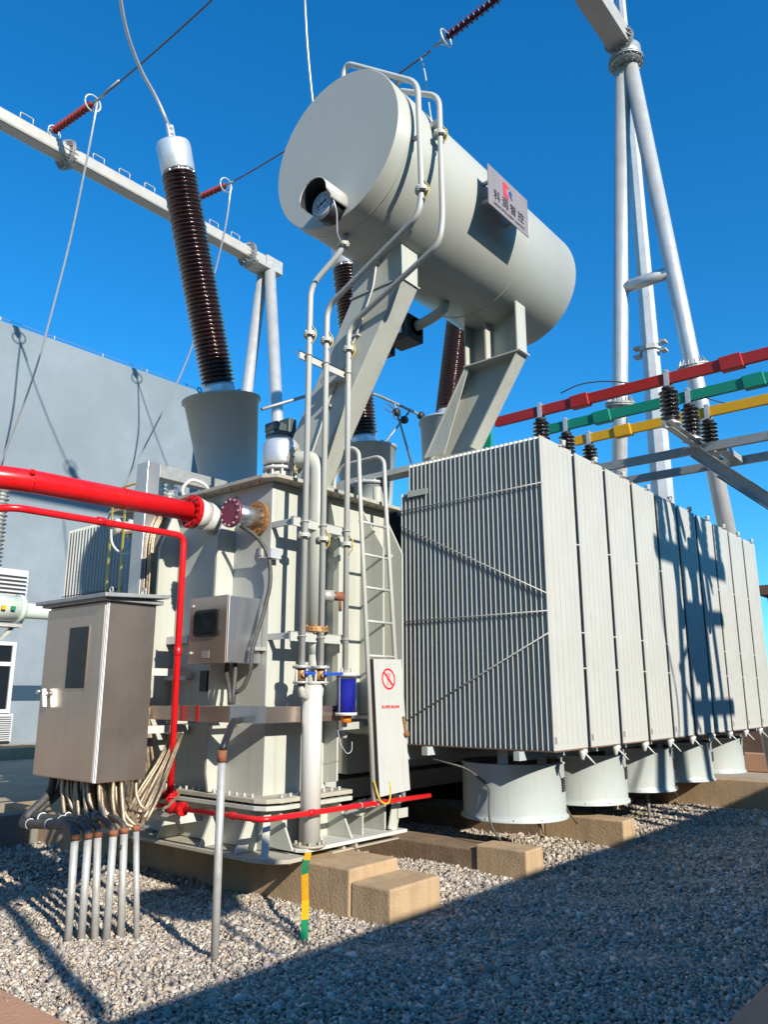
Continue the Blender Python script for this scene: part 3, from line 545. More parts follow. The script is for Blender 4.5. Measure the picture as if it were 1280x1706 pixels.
# six conduits
cpos = [((113, 1570), (125, 1395)), ((135, 1568), (147, 1393)), ((158, 1566), (163, 1390)), ((177, 1566), (189, 1388)), ((201, 1562), (207, 1384)), ((228, 1562), (227, 1380))]
words = ['leftmost', 'second from left', 'third from left', 'fourth from left', 'fifth from left, taped near its top,', 'rightmost, slimmest']
for i, (a, b_) in enumerate(cpos):
    p = at(*a, 'Z', 0); q = at(*b_, 'X', p.x)
    t = empty('steel_conduit', p, words[i]+' of six short conduits below the cabinet', 'conduit', 'conduits below the control cabinet')
    r = .026 if i < 5 else .021
    MB().cyl(p-Vector((0, 0, .02)), q, r, n=16).build('tube', 'galv', t)
    MB().cyl(q-Vector((0, 0, .015)), q+Vector((0, 0, .022)), r+.005, n=16).build('coupling', 'rust', t)
    if i >= 4: MB().lathe(q-Vector((0, 0, .12 if i == 4 else .10)), (0, 0, 1), [(0, r+.004), (.035, r+.004)], 14).build('tape', 'cable', t)
    # cable from the conduit to the cabinet underside
    if i < 5:
        off = Vector((0, 0, .02)); q1 = q+off
        ends = [Vector((3.24, 6.06, .97)), Vector((3.32, 6.06, .97)), Vector((3.32, 5.84, .97)), Vector((3.30, 5.70, .97)), Vector((3.34, 5.62, .97))]
        e = ends[i]; mid1 = q1+Vector((.01, .13, .05)); mid2 = Vector((q1.x+.06+.02*i, (e.y+.10 if i < 2 else min(e.y+.04, q1.y+.75)), q1.z+(-.03 if i < 2 else .04)+.04*(i % 2)))
        rr = .033 if i < 2 else .021
        cbl = tag(MB().tube([q1-Vector((0, 0, .04)), q1+Vector((0, .01, .02)), mid1, mid2, e-Vector((0, -.02, .12)), e+Vector((0, 0, .04))], rr, 10, .12).build('power_cable', 'cable'), ['thick black cable bent from the leftmost conduit up to the cabinet', 'thick black cable from the second conduit up to the cabinet', 'black cable from the third conduit up to the cabinet', 'black cable from the fourth conduit up to the cabinet', 'black cable from the fifth conduit up to the cabinet'][i], 'cable', 'power cables entering the control cabinet')
        for k_ in (.35, .75):
            pt = mid1.lerp(mid2, k_); MB().ring(pt, mid2-mid1, rr+.003, .004, 16, 6).build('cable_tie', 'zip', cbl)
fc = empty('flexible_conduits', (3.4, 5.4, .7), 'dense brown corrugated hoses hanging under the control cabinet and looping right to the tank', 'hoses')
for i in range(54):
    x = 3.20+.34*random.random(); y = 5.33+.0115*i+.02*random.random(); low = .68+.09*random.random()
    if i % 3 == 2: p = [(x, y, .99), (x, y-.02, .85), (x+.03, y-.08, low), (x+.25, y-.05, low-.02), (x+.6, y+.25, .80), (4.05, 6.1, .95+.02*i)]
    elif i % 3 == 1: p = [(x, y, .99), (x, y-.03, .86), (x-.01, y-.10, low), (x+.05, y-.16, .66), (x+.13, y-.12, .66), (x+.25, y+.05, .72), (x+.5, y+.4, .9)]
    else: p = [(x, y, .99), (x-.01, y-.02, .86), (x+.01, y-.05, low-.02), (x+.1, y+.05, .64), (x+.3, y+.3, .7)]
    MB().tube(p, .012+.004*random.random(), 8, .10).build('hose', 'flexc', fc)
for i in range(10):
    a_ = at(208+4*i, 1368-3*(i % 3), 'X', 3.55+.02*(i % 4)); b_ = at(226+4.4*i, 1325+2*(i % 3), 'X', 3.7+.02*(i % 3)); c_ = at(268+2.2*i, 1262+3*(i % 4), 'X', 3.92+.02*(i % 4)); d_ = at(286+2*i, 1222, 'X', 4.1)
    MB().tube([a_, b_, c_, d_], .012, 8, .12).build('hose', 'flexc', fc)
MB().ring((3.24, 5.42, .75), (0, 0, 1), .02, .006).build('yellow_tag', 'tapey', fc)

# ladder with panel
ld = empty('ladder', (5.32, 4.5, .70), 'pale grey steel ladder leaning on the tank beside the radiators', 'ladder')
def lp(z): return 4.50+(z-.72)*.22/2.7
for x, x2 in ((5.27, 5.31), (5.67, 5.69)):
    MB().tube([(x, lp(.72), .70), (x2, lp(3.4), 3.42), (x2, 4.74, 3.86), (x2, 4.82, 3.92), (x2, 5.3, 3.92), (x2, 5.42, 3.82), (x2, 5.42, 3.46)], .021, 12, .10).build('rail', 'paint2', ld)
for i in range(8):
    z = 1.0+i*.31; MB().cyl((5.28, lp(z), z), (5.68, lp(z), z), .013, n=12).build('rung', 'paint2', ld)
MB().tube([(5.31, 4.9, 3.92), (5.31, 4.9, 3.46)], .014, 8).tube([(5.31, 5.42, 3.7), (5.69, 5.42, 3.7)], .014, 8).build('top_brace', 'paint2', ld)
MB().bar((5.32, lp(1.4), 1.4), (5.34, 4.95, 1.4), .03, .03).bar((5.73, lp(2.9), 2.9), (5.74, 4.95, 2.9), .03, .03).build('standoff', 'paint2', ld)
pn = empty('ladder_guard_panel', (5.54, 4.47, .75), 'white locked ladder guard panel with red no-climbing sign', 'guard panel')
def pp(x, z, off=-.035): return Vector((x-.06, lp(z)+off, z))
MB().prism([pp(5.355, .75), pp(5.775, .77), pp(5.775, 1.91), pp(5.375, 1.90)], (0, -.012, 0)).build('panel', 'paint2', pn, bevel=.003)
MB().prism([pp(5.34, .75, -.047), pp(5.352, .75, -.047), pp(5.372, 1.90, -.047), pp(5.36, 1.90, -.047)], (0, .05, 0)).build('hinge_gap', 'black', pn)
sg = MB(); cz = 1.73; cxs = 5.565; ax = Vector((0, -1, .081)).normalized(); cpt = pp(cxs, cz, -.05)
UX = Vector((1, 0, 0)); UZ = Vector((0, .081, 1)).normalized()
def disc_ring(mb, c, r0, r1, n=40, a0=0, a1=2*pi):
    v = []; f = []
    for i in range(n+1):
        a = a0+(a1-a0)*i/n; e = UX*cos(a)+UZ*sin(a); v += [c+e*r0, c+e*r1]
    for i in range(n): f.append((2*i, 2*i+1, 2*i+3, 2*i+2))
    mb.add(v, f)
disc_ring(sg, cpt, .078, .094)
e = (UX-UZ).normalized(); q_ = (UX+UZ).normalized()*.008; A = cpt-e*.08-Vector((0, .001, 0)); B_ = cpt+e*.08-Vector((0, .001, 0)); sg.add([A-q_, A+q_, B_+q_, B_-q_], [(0, 1, 2, 3)])
def stroke(mb, pts, wd, c, dy=-.0005):
    for (x0, z0), (x1, z1) in zip(pts[:-1], pts[1:]):
        a = c+UX*x0+UZ*z0+Vector((0, dy, 0)); b_ = c+UX*x1+UZ*z1+Vector((0, dy, 0)); n_ = (b_-a).normalized(); n_ = Vector((n_.z, 0, -n_.x))*wd/2; mb.add([a-n_, a+n_, b_+n_, b_-n_], [(0, 1, 2, 3)])
stroke(sg, [(-.02, .045), (.02, .045), (.02, .02), (-.02, .02), (-.02, .045)], .006, cpt); stroke(sg, [(0, .02), (0, -.015), (-.02, -.05), (-.02, -.062)], .006, cpt); stroke(sg, [(0, -.015), (.022, -.03), (.022, -.06)], .006, cpt); stroke(sg, [(-.03, -.01), (.03, .005)], .006, cpt)
sg.build('no_climbing_sign', 'redmark', pn)
text_mesh('red_caption', '禁止攀登 高压危险', .030, 'redmark', pn, pp(5.57, 1.485, -.048), (1, 0, 0), (0, .081, 1))
MB().bar(pp(5.73, 1.40, -.06), pp(5.76, 1.22, -.06), .02, .02).cyl(pp(5.75, 1.25, -.06), pp(5.75, 1.25, -.085), .022).build('padlock', 'bronze', pn)
MB().tube([pp(5.31, .88, -.03), pp(5.33, .72, -.06), pp(5.44, .68, -.06), pp(5.50, .76, -.05), pp(5.49, .86, -.05)], .008, 8, .06).build('bonding_wire', 'wirey', pn)

# red pipework
rp = empty('fire_pipe', (4.2, 5.75, 3.2), 'large bright red fire pipe entering the tank end from the upper left', 'pipe')
MB().tube([(4.13, 5.75, 3.215), (2.60, 5.75, 3.185), (2.25, 5.86, 3.17), (1.2, 6.6, 3.12)], .090, 36, .3, 10).build('pipe', 'red', rp)
MB().flange((4.16, 5.75, 3.215), (1, 0, 0), .155, .022, 14, .014).build('flange', 'redd', rp)
MB().cyl((4.19, 5.75, 3.215), (4.30, 5.75, 3.2), .145, .13, n=28).cyl((4.30, 5.75, 3.2), (4.42, 5.75, 3.18), .14, n=24).build('sleeve', 'white', rp)
MB().ring((3.45, 5.75, 3.202), (1, 0, .02), .090, .004, 36, 6).ring((2.66, 5.75, 3.187), (1, 0, 0), .090, .005, 36, 6).build('weld_bead', 'redd', rp)
MB().cyl((2.63, 5.68, 3.22), (2.63, 5.64, 3.24), .018, n=10).build('weld_stud', 'red', rp)
r2 = empty('spray_pipe', (4.0, 5.6, .7), 'thin red spray pipe dropping down the tank end to a ring round its base', 'pipe')
MB().tube([(4.0, 5.60, .78), (4.0, 5.62, 2.95), (2.50, 5.62, 2.93), (2.2, 5.9, 2.88), (1.9, 6.2, 2.6)], .028, 16, .09).build('riser_pipe', 'red', r2)
MB().tube([(3.93, 6.25, .705), (4.04, 5.62, .70)], .021, 12).tube([(4.04, 5.5, .70), (4.06, 4.54, .70), (5.20, 4.50, .70), (5.98, 4.44, .70)], .021, 14, .10).build('ring_pipe', 'red', r2)
for p_, d_ in (((4.0, 5.61, 1.95), (0, 0, 1)), ((3.2, 5.62, 2.944), (1, 0, .01))): MB().lathe(Vector(p_)-Vector(d_)*.035, d_, [(0, .030), (.006, .035), (.064, .035), (.07, .030)], 18).build('coupling', 'redd', r2)
for p_ in ((4.52, 4.524, .70), (4.06, 4.85, .70)): MB().lathe(p_, (1, -.05, 0) if p_[0] > 4.1 else (0, 1, 0), [(0, .024), (.005, .028), (.05, .028), (.055, .024)], 16).build('coupling', 'redd', r2)
m = MB().flange((4.0, 5.60, .80), (0, 0, 1), .062, .018, 6).cyl((4.0, 5.60, .80), (4.02, 5.57, .66), .035).flange((4.03, 5.47, .70), (0, 1, 0), .055, .016, 6).lathe((4.02, 5.66, .70), (0, -1, 0), [(0, .03), (.02, .045), (.08, .045), (.20, .03)], 16); m.build('tee_fitting', 'redd', r2)
m = MB()
for y in (5.46, 5.36): pass
m.ring((5.30, 4.497, .70), (1, -.07, 0), .024, .008).build('clamp', 'galv', r2); MB().ring((5.1, 4.503, .70), (1, 0, 0), .022, .005).build('clamp', 'galv', r2)
es = empty('earthing_strap', (4.02, 4.1, 0), 'green and yellow striped earthing strap hanging from the foot plate into gravel', 'earth strap')
sp = [at(514, 1420, 'Y', 4.55), at(508, 1446, 'Y', 4.40), at(509, 1500, 'Y', 4.15), at(507, 1574, 'Z', .0)]
P_ = [sp[0], sp[1], sp[2], sp[3]-Vector((0, 0, .03))]
fine = []
for i in range(31):
    t_ = i/30*3; j = min(int(t_), 2); fine.append(P_[j].lerp(P_[j+1], t_-j))
def vcol(i): v_ = i/30; return 'tapey' if v_ < .16 else 'tapeg' if v_ < .40 else 'tapey' if v_ < .80 else 'tapeg'
runs = []
for i in range(30):
    if not runs or runs[-1][0] != vcol(i): runs.append((vcol(i), MB()))
    runs[-1][1].bar(fine[i], fine[i+1]+(fine[i+1]-fine[i])*.02, .050, .005, (.77, .64, 0))
for c_, m in runs: m.build('green_band' if c_ == 'tapeg' else 'yellow_band', c_, es)

# ================================================================== CONSERVATOR
CY, CZ, CR, CX0, CX1 = 4.255, 6.41, .75, 4.40, 7.72
cv = empty('conservator', (5.15, 4.9, 3.46), 'large pale grey horizontal oil conservator drum raised on two slanted legs', 'oil conservator')
drum = MB().lathe((CX0, CY, CZ), (1, 0, 0), [(0, CR-.006), (.006, CR), (CX1-CX0-.012, CR), (CX1-CX0, CR-.01)], 96, cap=True).build('drum', 'conserv', cv)
MB().lathe((CX0+.16, CY, CZ), (1, 0, 0), [(0, CR+.001), (.002, CR+.006), (.016, CR+.006), (.018, CR+.001)], 96, cap=False).lathe((CX0+2.2, CY, CZ), (1, 0, 0), [(0, CR+.001), (.002, CR+.005), (.014, CR+.005), (.016, CR+.001)], 96, cap=False).build('weld_seam', 'conserv', drum)
def zs(y): return CZ-sqrt(max(0, CR**2-(y-CY)**2))+.05
# near leg: closed box column, upright above the knee and slanted back to the cover below it
zk, zb = 5.346, 3.50; xa, xb = 5.07, 5.33; R0, L0 = 4.018, 4.633; R1, L1 = R0+0.631*(zk-zb), L0+0.626*(zk-zb)
up_ = [(xa, R0, zk)]+[(xa, R0, zs(R0))]+[(xa, R0+(L0-R0)*q, zs(R0+(L0-R0)*q)) for q in (.3, .6, .85)]+[(xa, L0, zs(L0)), (xa, L0, zk)]
MB().prism(up_, (xb-xa, 0, 0)).build('upper_leg', 'paint', cv, bevel=.012)
MB().prism([(xa, R0, zk-.014), (xa, L0, zk-.014), (xa, L1, zb), (xa, R1, zb)], (xb-xa, 0, 0)).build('lower_leg', 'paint', cv, bevel=.012)
MB().box(xa-.012, xb+.012, R0-.014, L0+.02, zk-.0135, zk-.0005).build('joint_plate', 'paint', cv)
MB().box(xa-.05, xb+.05, R1-.06, L1+.06, zb-.045, zb+.001).build('foot_plate', 'dusty', cv)
# far leg: open section with edge flanges
def leg(xc, zb):
    wd = .20; x0 = xc-wd/2; zk = 5.20; R0, L0 = 3.85, 4.50; R1 = R0+(zk-zb)*.66; L1 = L0+(zk-zb)*.62
    f = MB()
    f.prism([(xc+.05, R0, zk), (xc+.05, L0, zk), (xc+.05, L0, zs(L0)), (xc+.05, CY+.1, zs(CY+.1)), (xc+.05, CY-.1, zs(CY-.1)), (xc+.05, R0, zs(R0))], (.016, 0, 0))
    f.prism([(xc+.05, R0, zk), (xc+.05, L0, zk), (xc+.05, L1, zb), (xc+.05, R1, zb)], (.016, 0, 0))
    f.build('web', 'paint', cv)
    g_ = MB()
    for y0, y1, s_ in ((R0, R1, -1), (L0, L1, 1)):
        g_.prism([(x0, y0, zs(y0)), (x0, y0, zk), (x0, y0+s_*.016, zk), (x0, y0+s_*.016, zs(y0)+.02)], (wd, 0, 0))
        g_.prism([(x0, y0, zk-.001), (x0, y1, zb), (x0, y1+s_*.019, zb), (x0, y0+s_*.019, zk-.001)], (wd, 0, 0))
    g_.build('flanges', 'paint', cv)
    MB().box(x0-.01, xc+wd/2, R0-.05, L0+.03, zk-.008, zk+.008).build('cross_plate', 'paint', cv)
    MB().box(x0+.01, xc+.045, CY-.02, CY, zk+.01, zs(CY)).build('stiffener', 'paint', cv)
    MB().prism([(x0+.01, L0-.02, zk-.02), (x0+.01, L0+.01, zk-.02), (x0+.01, L1+.0, zb), (x0+.01, L1-.26, zb)], (.014, 0, 0)).build('side_stiffener', 'paint', cv)
leg(6.953, 4.24); MB().box(6.85, 7.07, 4.4, 6.6, 4.13, 4.198).box(6.85, 7.07, 6.35, 6.55, ZC+.04, 4.129).build('cross_beam', 'paint', cv)
for x, ang in ((4.75, -20), (4.78, 12)):
    pass
for a_, b_, w_ in (((4.60, 3.42, 6.25), (4.62, 3.56, 6.28), .03), ((4.89, 3.42, 6.58), (4.92, 3.62, 6.60), .05), ((4.60, 3.6, 6.95), (4.60, 3.72, 6.92), .03)): MB().bar(a_, b_, w_, w_).build('pipe_standoff', 'paint', cv)
# far lower relay pipe
MB().tube([(6.2, 4.33, 5.72), (6.2, 4.33, 5.58), (6.2, 4.55, 5.52), (6.2, 5.3, 5.46)], .055, 18, .12).build('oil_outlet', 'paint', cv)
rl = empty('gas_relay', (6.2, 4.8, 5.45), 'dark gas relay box on the outlet pipe under the conservator', 'relay')
MB().box(6.05, 6.33, 4.70, 5.02, 5.34, 5.62).build('case', 'dark', rl, bevel=.02)
MB().box(6.03, 6.0485, 4.78, 4.94, 5.40, 5.54).build('window', 'alu', rl); MB().cyl((6.2, 4.70, 5.50), (6.2, 4.735, 5.50), .10).cyl((6.2, 5.03, 5.48), (6.2, 5.07, 5.48), .10).build('flange', 'dark', rl)
MB().box(6.05, 6.3, 5.08, 5.22, 5.30, 5.46).build('terminal_box', 'dark', rl, bevel=.01)
# gauge with hood on the end disc
gy, gz = 4.245, 5.775
ga = empty('oil_gauge', (4.4, gy, gz), 'round oil level gauge under a white hood on the conservator end', 'gauge')
def hood(r, t, x0, x1):
    pts = []; n = 24
    P1 = [(gy-.0+r*cos(radians(-35+250*i/n)), gz+r*sin(radians(-35+250*i/n))) for i in range(n+1)]
    m = MB()
    return m, P1
pr_ = []
for i in range(25):
    a = radians(-20+220*i/24); pr_.append((cos(a), sin(a)))
hv = []; hf = []
hr, ht = .165, .006
for (c_, s_) in pr_:
    for (xx, rr) in ((4.40, hr), (4.13 if s_ > -.1 else 4.19, hr), (4.13 if s_ > -.1 else 4.19, hr-ht), (4.40, hr-ht)): hv.append((xx, gy+c_*rr, gz+.02+s_*rr))
for i in range(24):
    for k_ in range(4): hf.append((i*4+k_, i*4+(k_+1) % 4, (i+1)*4+(k_+1) % 4, (i+1)*4+k_))
hf += [(0, 1, 2, 3), (99, 98, 97, 96)]
MB().add(hv, hf, True).build('hood', 'white', ga)
MB().lathe((4.395, gy, gz+.02), (-1, 0, 0), [(0, .157), (.004, .157)], 36).build('back_plate', 'dark', ga)
hl = [(x_, gy+c_*(hr-ht-.002), gz+.02+s_*(hr-ht-.002)) for (c_, s_) in pr_ for x_ in (4.39, 4.14)]
MB().add(hl, [(2*i, 2*i+1, 2*i+3, 2*i+2) for i in range(24)], True).build('hood_lining', 'dark', ga)
MB().cyl((4.40, gy, gz-.01), (4.27, gy, gz-.01), .128, n=36).build('housing', 'dark', ga)
MB().ring((4.26, gy, gz-.01), (1, 0, 0), .120, .012, 36).build('bezel', 'galvd', ga)
dl = MB().cyl((4.27, gy, gz-.01), (4.242, gy, gz-.01), .110, n=36).build('dial', 'dial', ga)
m = MB()
for i in range(28):
    a = radians(-50+280*i/27); c_, s_ = cos(a), sin(a); l = .02 if i % 4 == 0 else .011
    m.bar((4.2395, gy+c_*(.092-l), gz-.01+s_*(.092-l)), (4.2395, gy+c_*.092, gz-.01+s_*.092), .003 if i % 4 else .005, .001, (1, 0, 0))
m.build('scale_marks', 'ink', dl)
for i, tx in enumerate(('10', '8', '6', '4', '2', '0')):
    a = radians(-50+280*i/5); text_mesh('numeral', tx, .026, 'ink', dl, (4.2415, gy+cos(a)*.058, gz-.01+sin(a)*.058), (0, -1, 0), (0, 0, 1), .001)
MB().bar((4.237, gy-.055, gz+.015), (4.237, gy+.055, gz-.035), .008, .003, (1, 0, 0)).cyl((4.241, gy, gz-.01), (4.232, gy, gz-.01), .010).build('needle', 'ink', dl)
MB().tube([(4.24, gy-.13, gz+.0), (4.24, gy-.16, gz-.08), (4.28, gy-.15, gz-.14), (4.34, gy-.10, gz-.30), (4.44, gy-.08, gz-.36)], .007, 8, .04).build('lead', 'wire', ga)
# sign board
sgn = empty('company_sign', (5.97, 3.36, 6.33), 'flat metal company sign with red and blue logo on the conservator side', 'sign')
SX0, SX1, SZ0, SZ1, SY = 5.58, 6.33, 6.10, 6.53, 3.36
MB().box(SX0, SX1, SY, SY+.008, SZ0, SZ1).build('board', 'plate', sgn)
for x_ in (SX0+.12, SX1-.15):
    for z_ in (6.22, 6.42): MB().box(x_, x_+.03, SY+.009, 3.56, z_, z_+.03).build('bracket', 'galv', sgn)
text_mesh('lettering', '科 润 智 控', .118, 'ink', sgn, (5.955, SY, 6.245), (1, 0, 0), (0, 0, 1), .002, .0012)
text_mesh('small_lettering', 'KERUN INTELLIGENT CONTROL', .040, 'ink', sgn, (5.955, SY, 6.150), (1, 0, 0), (0, 0, 1), .002)
def xz(pts, y=SY-.003): return [(SX0+.375+x, y, 6.405+z) for x, z in pts]
MB().prism(xz([(-.105, -.055), (-.105, .075), (-.03, .075), (-.0, .045), (-.04, .045), (-.055, .02), (-.055, -.02), (-.01, -.035), (-.01, -.085), (-.07, -.085)]), (0, -.002, 0)).build('red_logo', 'redlogo', sgn)
MB().prism(xz([(.035, .045), (.065, .01), (.045, -.02), (.065, -.055), (.045, -.05), (.015, -.02), (.0, .01)]), (0, -.002, 0)).build('blue_logo', 'bluelogo', sgn)
# dark relief device behind outlet cap, rear hoses
pd = empty('relief_valve', (5.1, 5.9, 3.5), 'dark grey pressure relief device beside the big bushing turret', 'valve')
pc = at(468, 705, 'Y', 5.6)
MB().cyl((pc.x, 5.6, ZC+.03), (pc.x, 5.6, pc.z-.17), .14).build('neck', 'turret', pd)
MB().cyl((pc.x, 5.6, pc.z-.17), (pc.x, 5.6, pc.z-.12), .15).box(pc.x-.13, pc.x+.02, 5.52, 5.70, pc.z-.119, pc.z-.02).box(pc.x+.021, pc.x+.13, 5.50, 5.66, pc.z-.119, pc.z+.05).build('cover', 'turretd', pd, bevel=.015)
# junction cable near leg
lc = empty('signal_cable', (5.1, 4.9, 3.5), 'thin grey signal cable clipped down the near conservator leg', 'cable')
MB().tube([(5.05, 4.28, 5.74), (5.05, 4.30, 5.60), (5.05, 4.34, 5.35), (5.05, 4.56, 4.90), (5.05, 4.75, 4.6), (5.05, 4.90, 4.35), (5.05, 5.00, 4.1), (5.05, 5.12, 3.85), (5.05, 5.20, 3.6), (5.05, 5.24, 3.47)], .010, 8, .06).build('cable', 'white', lc)
MB().box(5.03, 5.07, 4.26, 4.35, 5.58, 5.60).box(5.03, 5.07, 4.52, 4.60, 4.91, 4.93).box(5.03, 5.07, 4.87, 4.96, 4.28, 4.30).build('clips', 'galv', lc)

# ================================================================== BUSHINGS
def sheds(L, r, n, core=.78, big=1.0, small=.965):
    p = [(0, r*core)]; pitch = L/n
    for i in range(n):
        R = r*(big if i % 2 == 0 else small); z = i*pitch
        p += [(z+pitch*.12, r*core), (z+pitch*.42, R*.97), (z+pitch*.52, R), (z+pitch*.60, R*.985), (z+pitch*.80, r*core*1.02)]
    p.append((L, r*core)); return p
def bushing(base, top, turret_b, label, r=.205, tr0=.34, tr1=.42, n=52):
    base = Vector(base); top = Vector(top); d = (top-base).normalized(); L = (top-base).length
    t = empty('bushing', turret_b, label, 'bushing', 'high voltage bushings on the tank cover')
    MB().lathe(base, d, sheds(L, r, n), 40).build('porcelain', 'porc', t)
    MB().lathe(top, d, [(0, r*.8), (.01, r*.86)], 32).lathe(top+d*.015, d, [(0, r*.90), (.02, r*.95), (.34, r*.97), (.38, r*.93), (.40, r*.7), (.405, 0)], 36).bolts(top+d*.02, d, r*.86, 10, .01, .05).build('head_cap', 'alu', t)
    e_ = top+d*.41
    te = MB().cyl(e_, e_+d*.08, .032).bar(e_+d*.07, e_+d*.24, .10, .03, (0, 1, 0)).bolts(e_+d*.12, (1, 0, 0), .028, 4, .012, .05).bolts(e_+d*.19, (1, 0, 0), .028, 4, .012, .05).build('terminal', 'alu', t)
    MB().lathe(base-d*.20, d, [(0, r*.98), (.02, r*1.0), (.14, r*.86), (.19, r*.86)], 32).bolts(base-d*.19, d, r*.95, 12, .013, .06).build('collar', 'alu', t)
    tp = base-d*.21; tb = Vector(turret_b); dd = (tp-tb).normalized(); LL = (tp-tb).length
    MB().lathe(tb, dd, [(0, tr0+.05), (.02, tr0+.05), (.025, tr0), (LL-.03, tr1), (LL-.028, tr1+.03), (LL-.004, tr1+.03), (LL, tr1-.02)], 48).bolts(tb+dd*.02, dd, tr0+.03, 22, .014, .07).build('turret', 'turret', t)
    MB().ring(tp+dd*.03+Vector((.0, -.34, 0)), (1, 0, 0), .03, .008).ring(tp+dd*.03+Vector((-.34, 0, 0)), (0, 1, 0), .03, .008).build('lifting_lug', 'turret', t)
    return e_+d*.24
YB = 7.5
b0 = at(364, 640, 'Y', YB); b1 = at(298, 292, 'Y', YB); tb_ = Vector((6.08, YB, 3.46))
E1 = bushing(b0, b1, tb_, 'nearest brown porcelain bushing leaning left, on a tapered grey turret', .222, .27, .465)
b2 = at(606, 725, 'Y', YB); b3 = at(577, 447, 'Y', YB)
E2 = bushing(b2, b3, (8.7, YB, 3.46), 'middle brown bushing seen behind the near conservator leg', .222, .27, .465)
b4 = at(746, 688, 'Y', YB); b5 = b4+Vector((.55, .05, 2.35))
E3 = bushing(b4, b5, (10.6, YB, 3.46), 'far brown bushing leaning right behind the far conservator leg', .222, .27, .465)

# ================================================================== RADIATORS
PITCH, PW = .765, .688; RX0, RY0, RZ0, RZ1 = 6.60, 3.50, 1.095, 4.10; NF, FP = 30, .0563
def radiator(x0, y0, sgn_, label, group, nshort=2, NF=NF, FP=FP):
    t = empty('radiator', (x0+PW/2, y0+sgn_*NF*FP/2, RZ0), label, 'radiator', group)
    m = MB()
    for i in range(NF+nshort):
        y = y0+sgn_*i*FP; zt = RZ1 if i < NF else 3.78; h = .0055
        b2 = .021 if FP < .06 else .028; e2 = .0032
        prof = [(x0, y-e2), (x0+.022, y-e2), (x0+.045, y-b2)]+[(x0+PW*q, y-b2) for q in (.3, .5, .7)]+[(x0+PW-.045, y-b2), (x0+PW-.022, y-e2), (x0+PW, y-e2), (x0+PW, y+e2), (x0+PW-.022, y+e2), (x0+PW-.045, y+b2), (x0+.045, y+b2), (x0+.022, y+e2), (x0, y+e2)]
        if i == 0: prof = [(x0, y-e2*2), (x0+PW, y-e2*2), (x0+PW, y+e2), (x0+PW-.022, y+e2), (x0+PW-.045, y+b2), (x0+.045, y+b2), (x0+.022, y+e2), (x0, y+e2)]
        m.prism([(a, b_, RZ0) for a, b_ in prof], (0, 0, zt-RZ0))
        if i in (0,):
            for k_ in range(6): xx = x0+.08+k_*.108; m.prism([(xx-.03, y-sgn_*.006, RZ0+.06), (xx+.03, y-sgn_*.006, RZ0+.06), (xx+.03, y-sgn_*.006, zt-.06), (xx-.03, y-sgn_*.006, zt-.06)], (0, -sgn_*.003, 0))
    m.build('fin_pack', 'paint2', t)
    yo, yi = y0-sgn_*.05, y0+sgn_*(NF*FP+(1.12 if sgn_ > 0 else .3))
    MB().cyl((x0+PW/2, y0+sgn_*.01, RZ0+.10), (x0+PW/2, yi, RZ0+.10), .05).cyl((x0+PW/2, y0+sgn_*.01, 3.66), (x0+PW/2, yi, 3.66), .05).build('header_pipes', 'paint', t)
    MB().prism([(x0-.012, y0-sgn_*.02, RZ0-.012), (x0+PW*.96, y0-sgn_*.02, RZ0-.012), (x0+PW*.96, y0+sgn_*NF*FP, RZ0-.012), (x0-.012, y0+sgn_*NF*FP, RZ0-.012)], (0, 0, .011)).build('bottom_plate', 'brown', t)
    MB().lathe((x0+.50, y0-sgn_*.01, RZ1+.0), (0, 0, 1), [(0, .022), (.02, .03), (.035, .024), (.05, .034), (.065, .03), (.075, 0)], 12).bar((x0+.40, y0, RZ1-.005), (x0+.60, y0+sgn_*.05, RZ1+.02), .05, .02).build('vent_plug', 'paint2', t)
    dv = MB().lathe((x0+.56, y0-sgn_*.005, RZ0-.02), (0, 0, -1), [(0, .03), (.03, .036), (.07, .02), (.09, .016)], 12).cyl((x0+.56, y0-sgn_*.0, RZ0-.03), (x0+.60, y0-sgn_*.035, RZ0-.03), .022).build('drain_valve', 'white', t)
    MB().cyl((x0+.57, y0-sgn_*.02, RZ0-.04), (x0+.64, y0-sgn_*.10, RZ0-.155), .010, .008, n=8).build('handle', 'white', dv)
    m = MB()
    for z in (RZ0+.75, RZ0+1.1, RZ0+2.0): m.bar((x0+PW-.005, y0-sgn_*.002, z), (x0+PITCH+.004, y0-sgn_*.002, z+.004), .008, .012)
    m.build('spacer_ties', 'paint2', t)
    MB().box(x0+.02, x0+.055, y0-sgn_*.008, y0-sgn_*.0105, RZ0+.06, RZ0+.12).build('rating_tag', 'plate', t)
    return t
ordw = ['first radiator, nearest the camera, with diagonal tie rods over its fins', 'second radiator from the near corner', 'third radiator from the near corner', 'fourth radiator, just before the shadowed ones', 'fifth radiator, first with the frame shadow on it', 'sixth radiator, in the frame shadow', 'seventh radiator, in the frame shadow', 'eighth radiator from the near corner', 'ninth radiator, last but one in the row', 'tenth and farthest radiator at the right']
R0_ = radiator(RX0, RY0, 1, ordw[0], 'radiators along the right side'); index_kids()
rads = [R0_]
for i in range(1, 10):
    c_ = copy_tree(R0_); c_.location.x += PITCH*i; c_['label'] = ordw[i]; rads.append(c_)
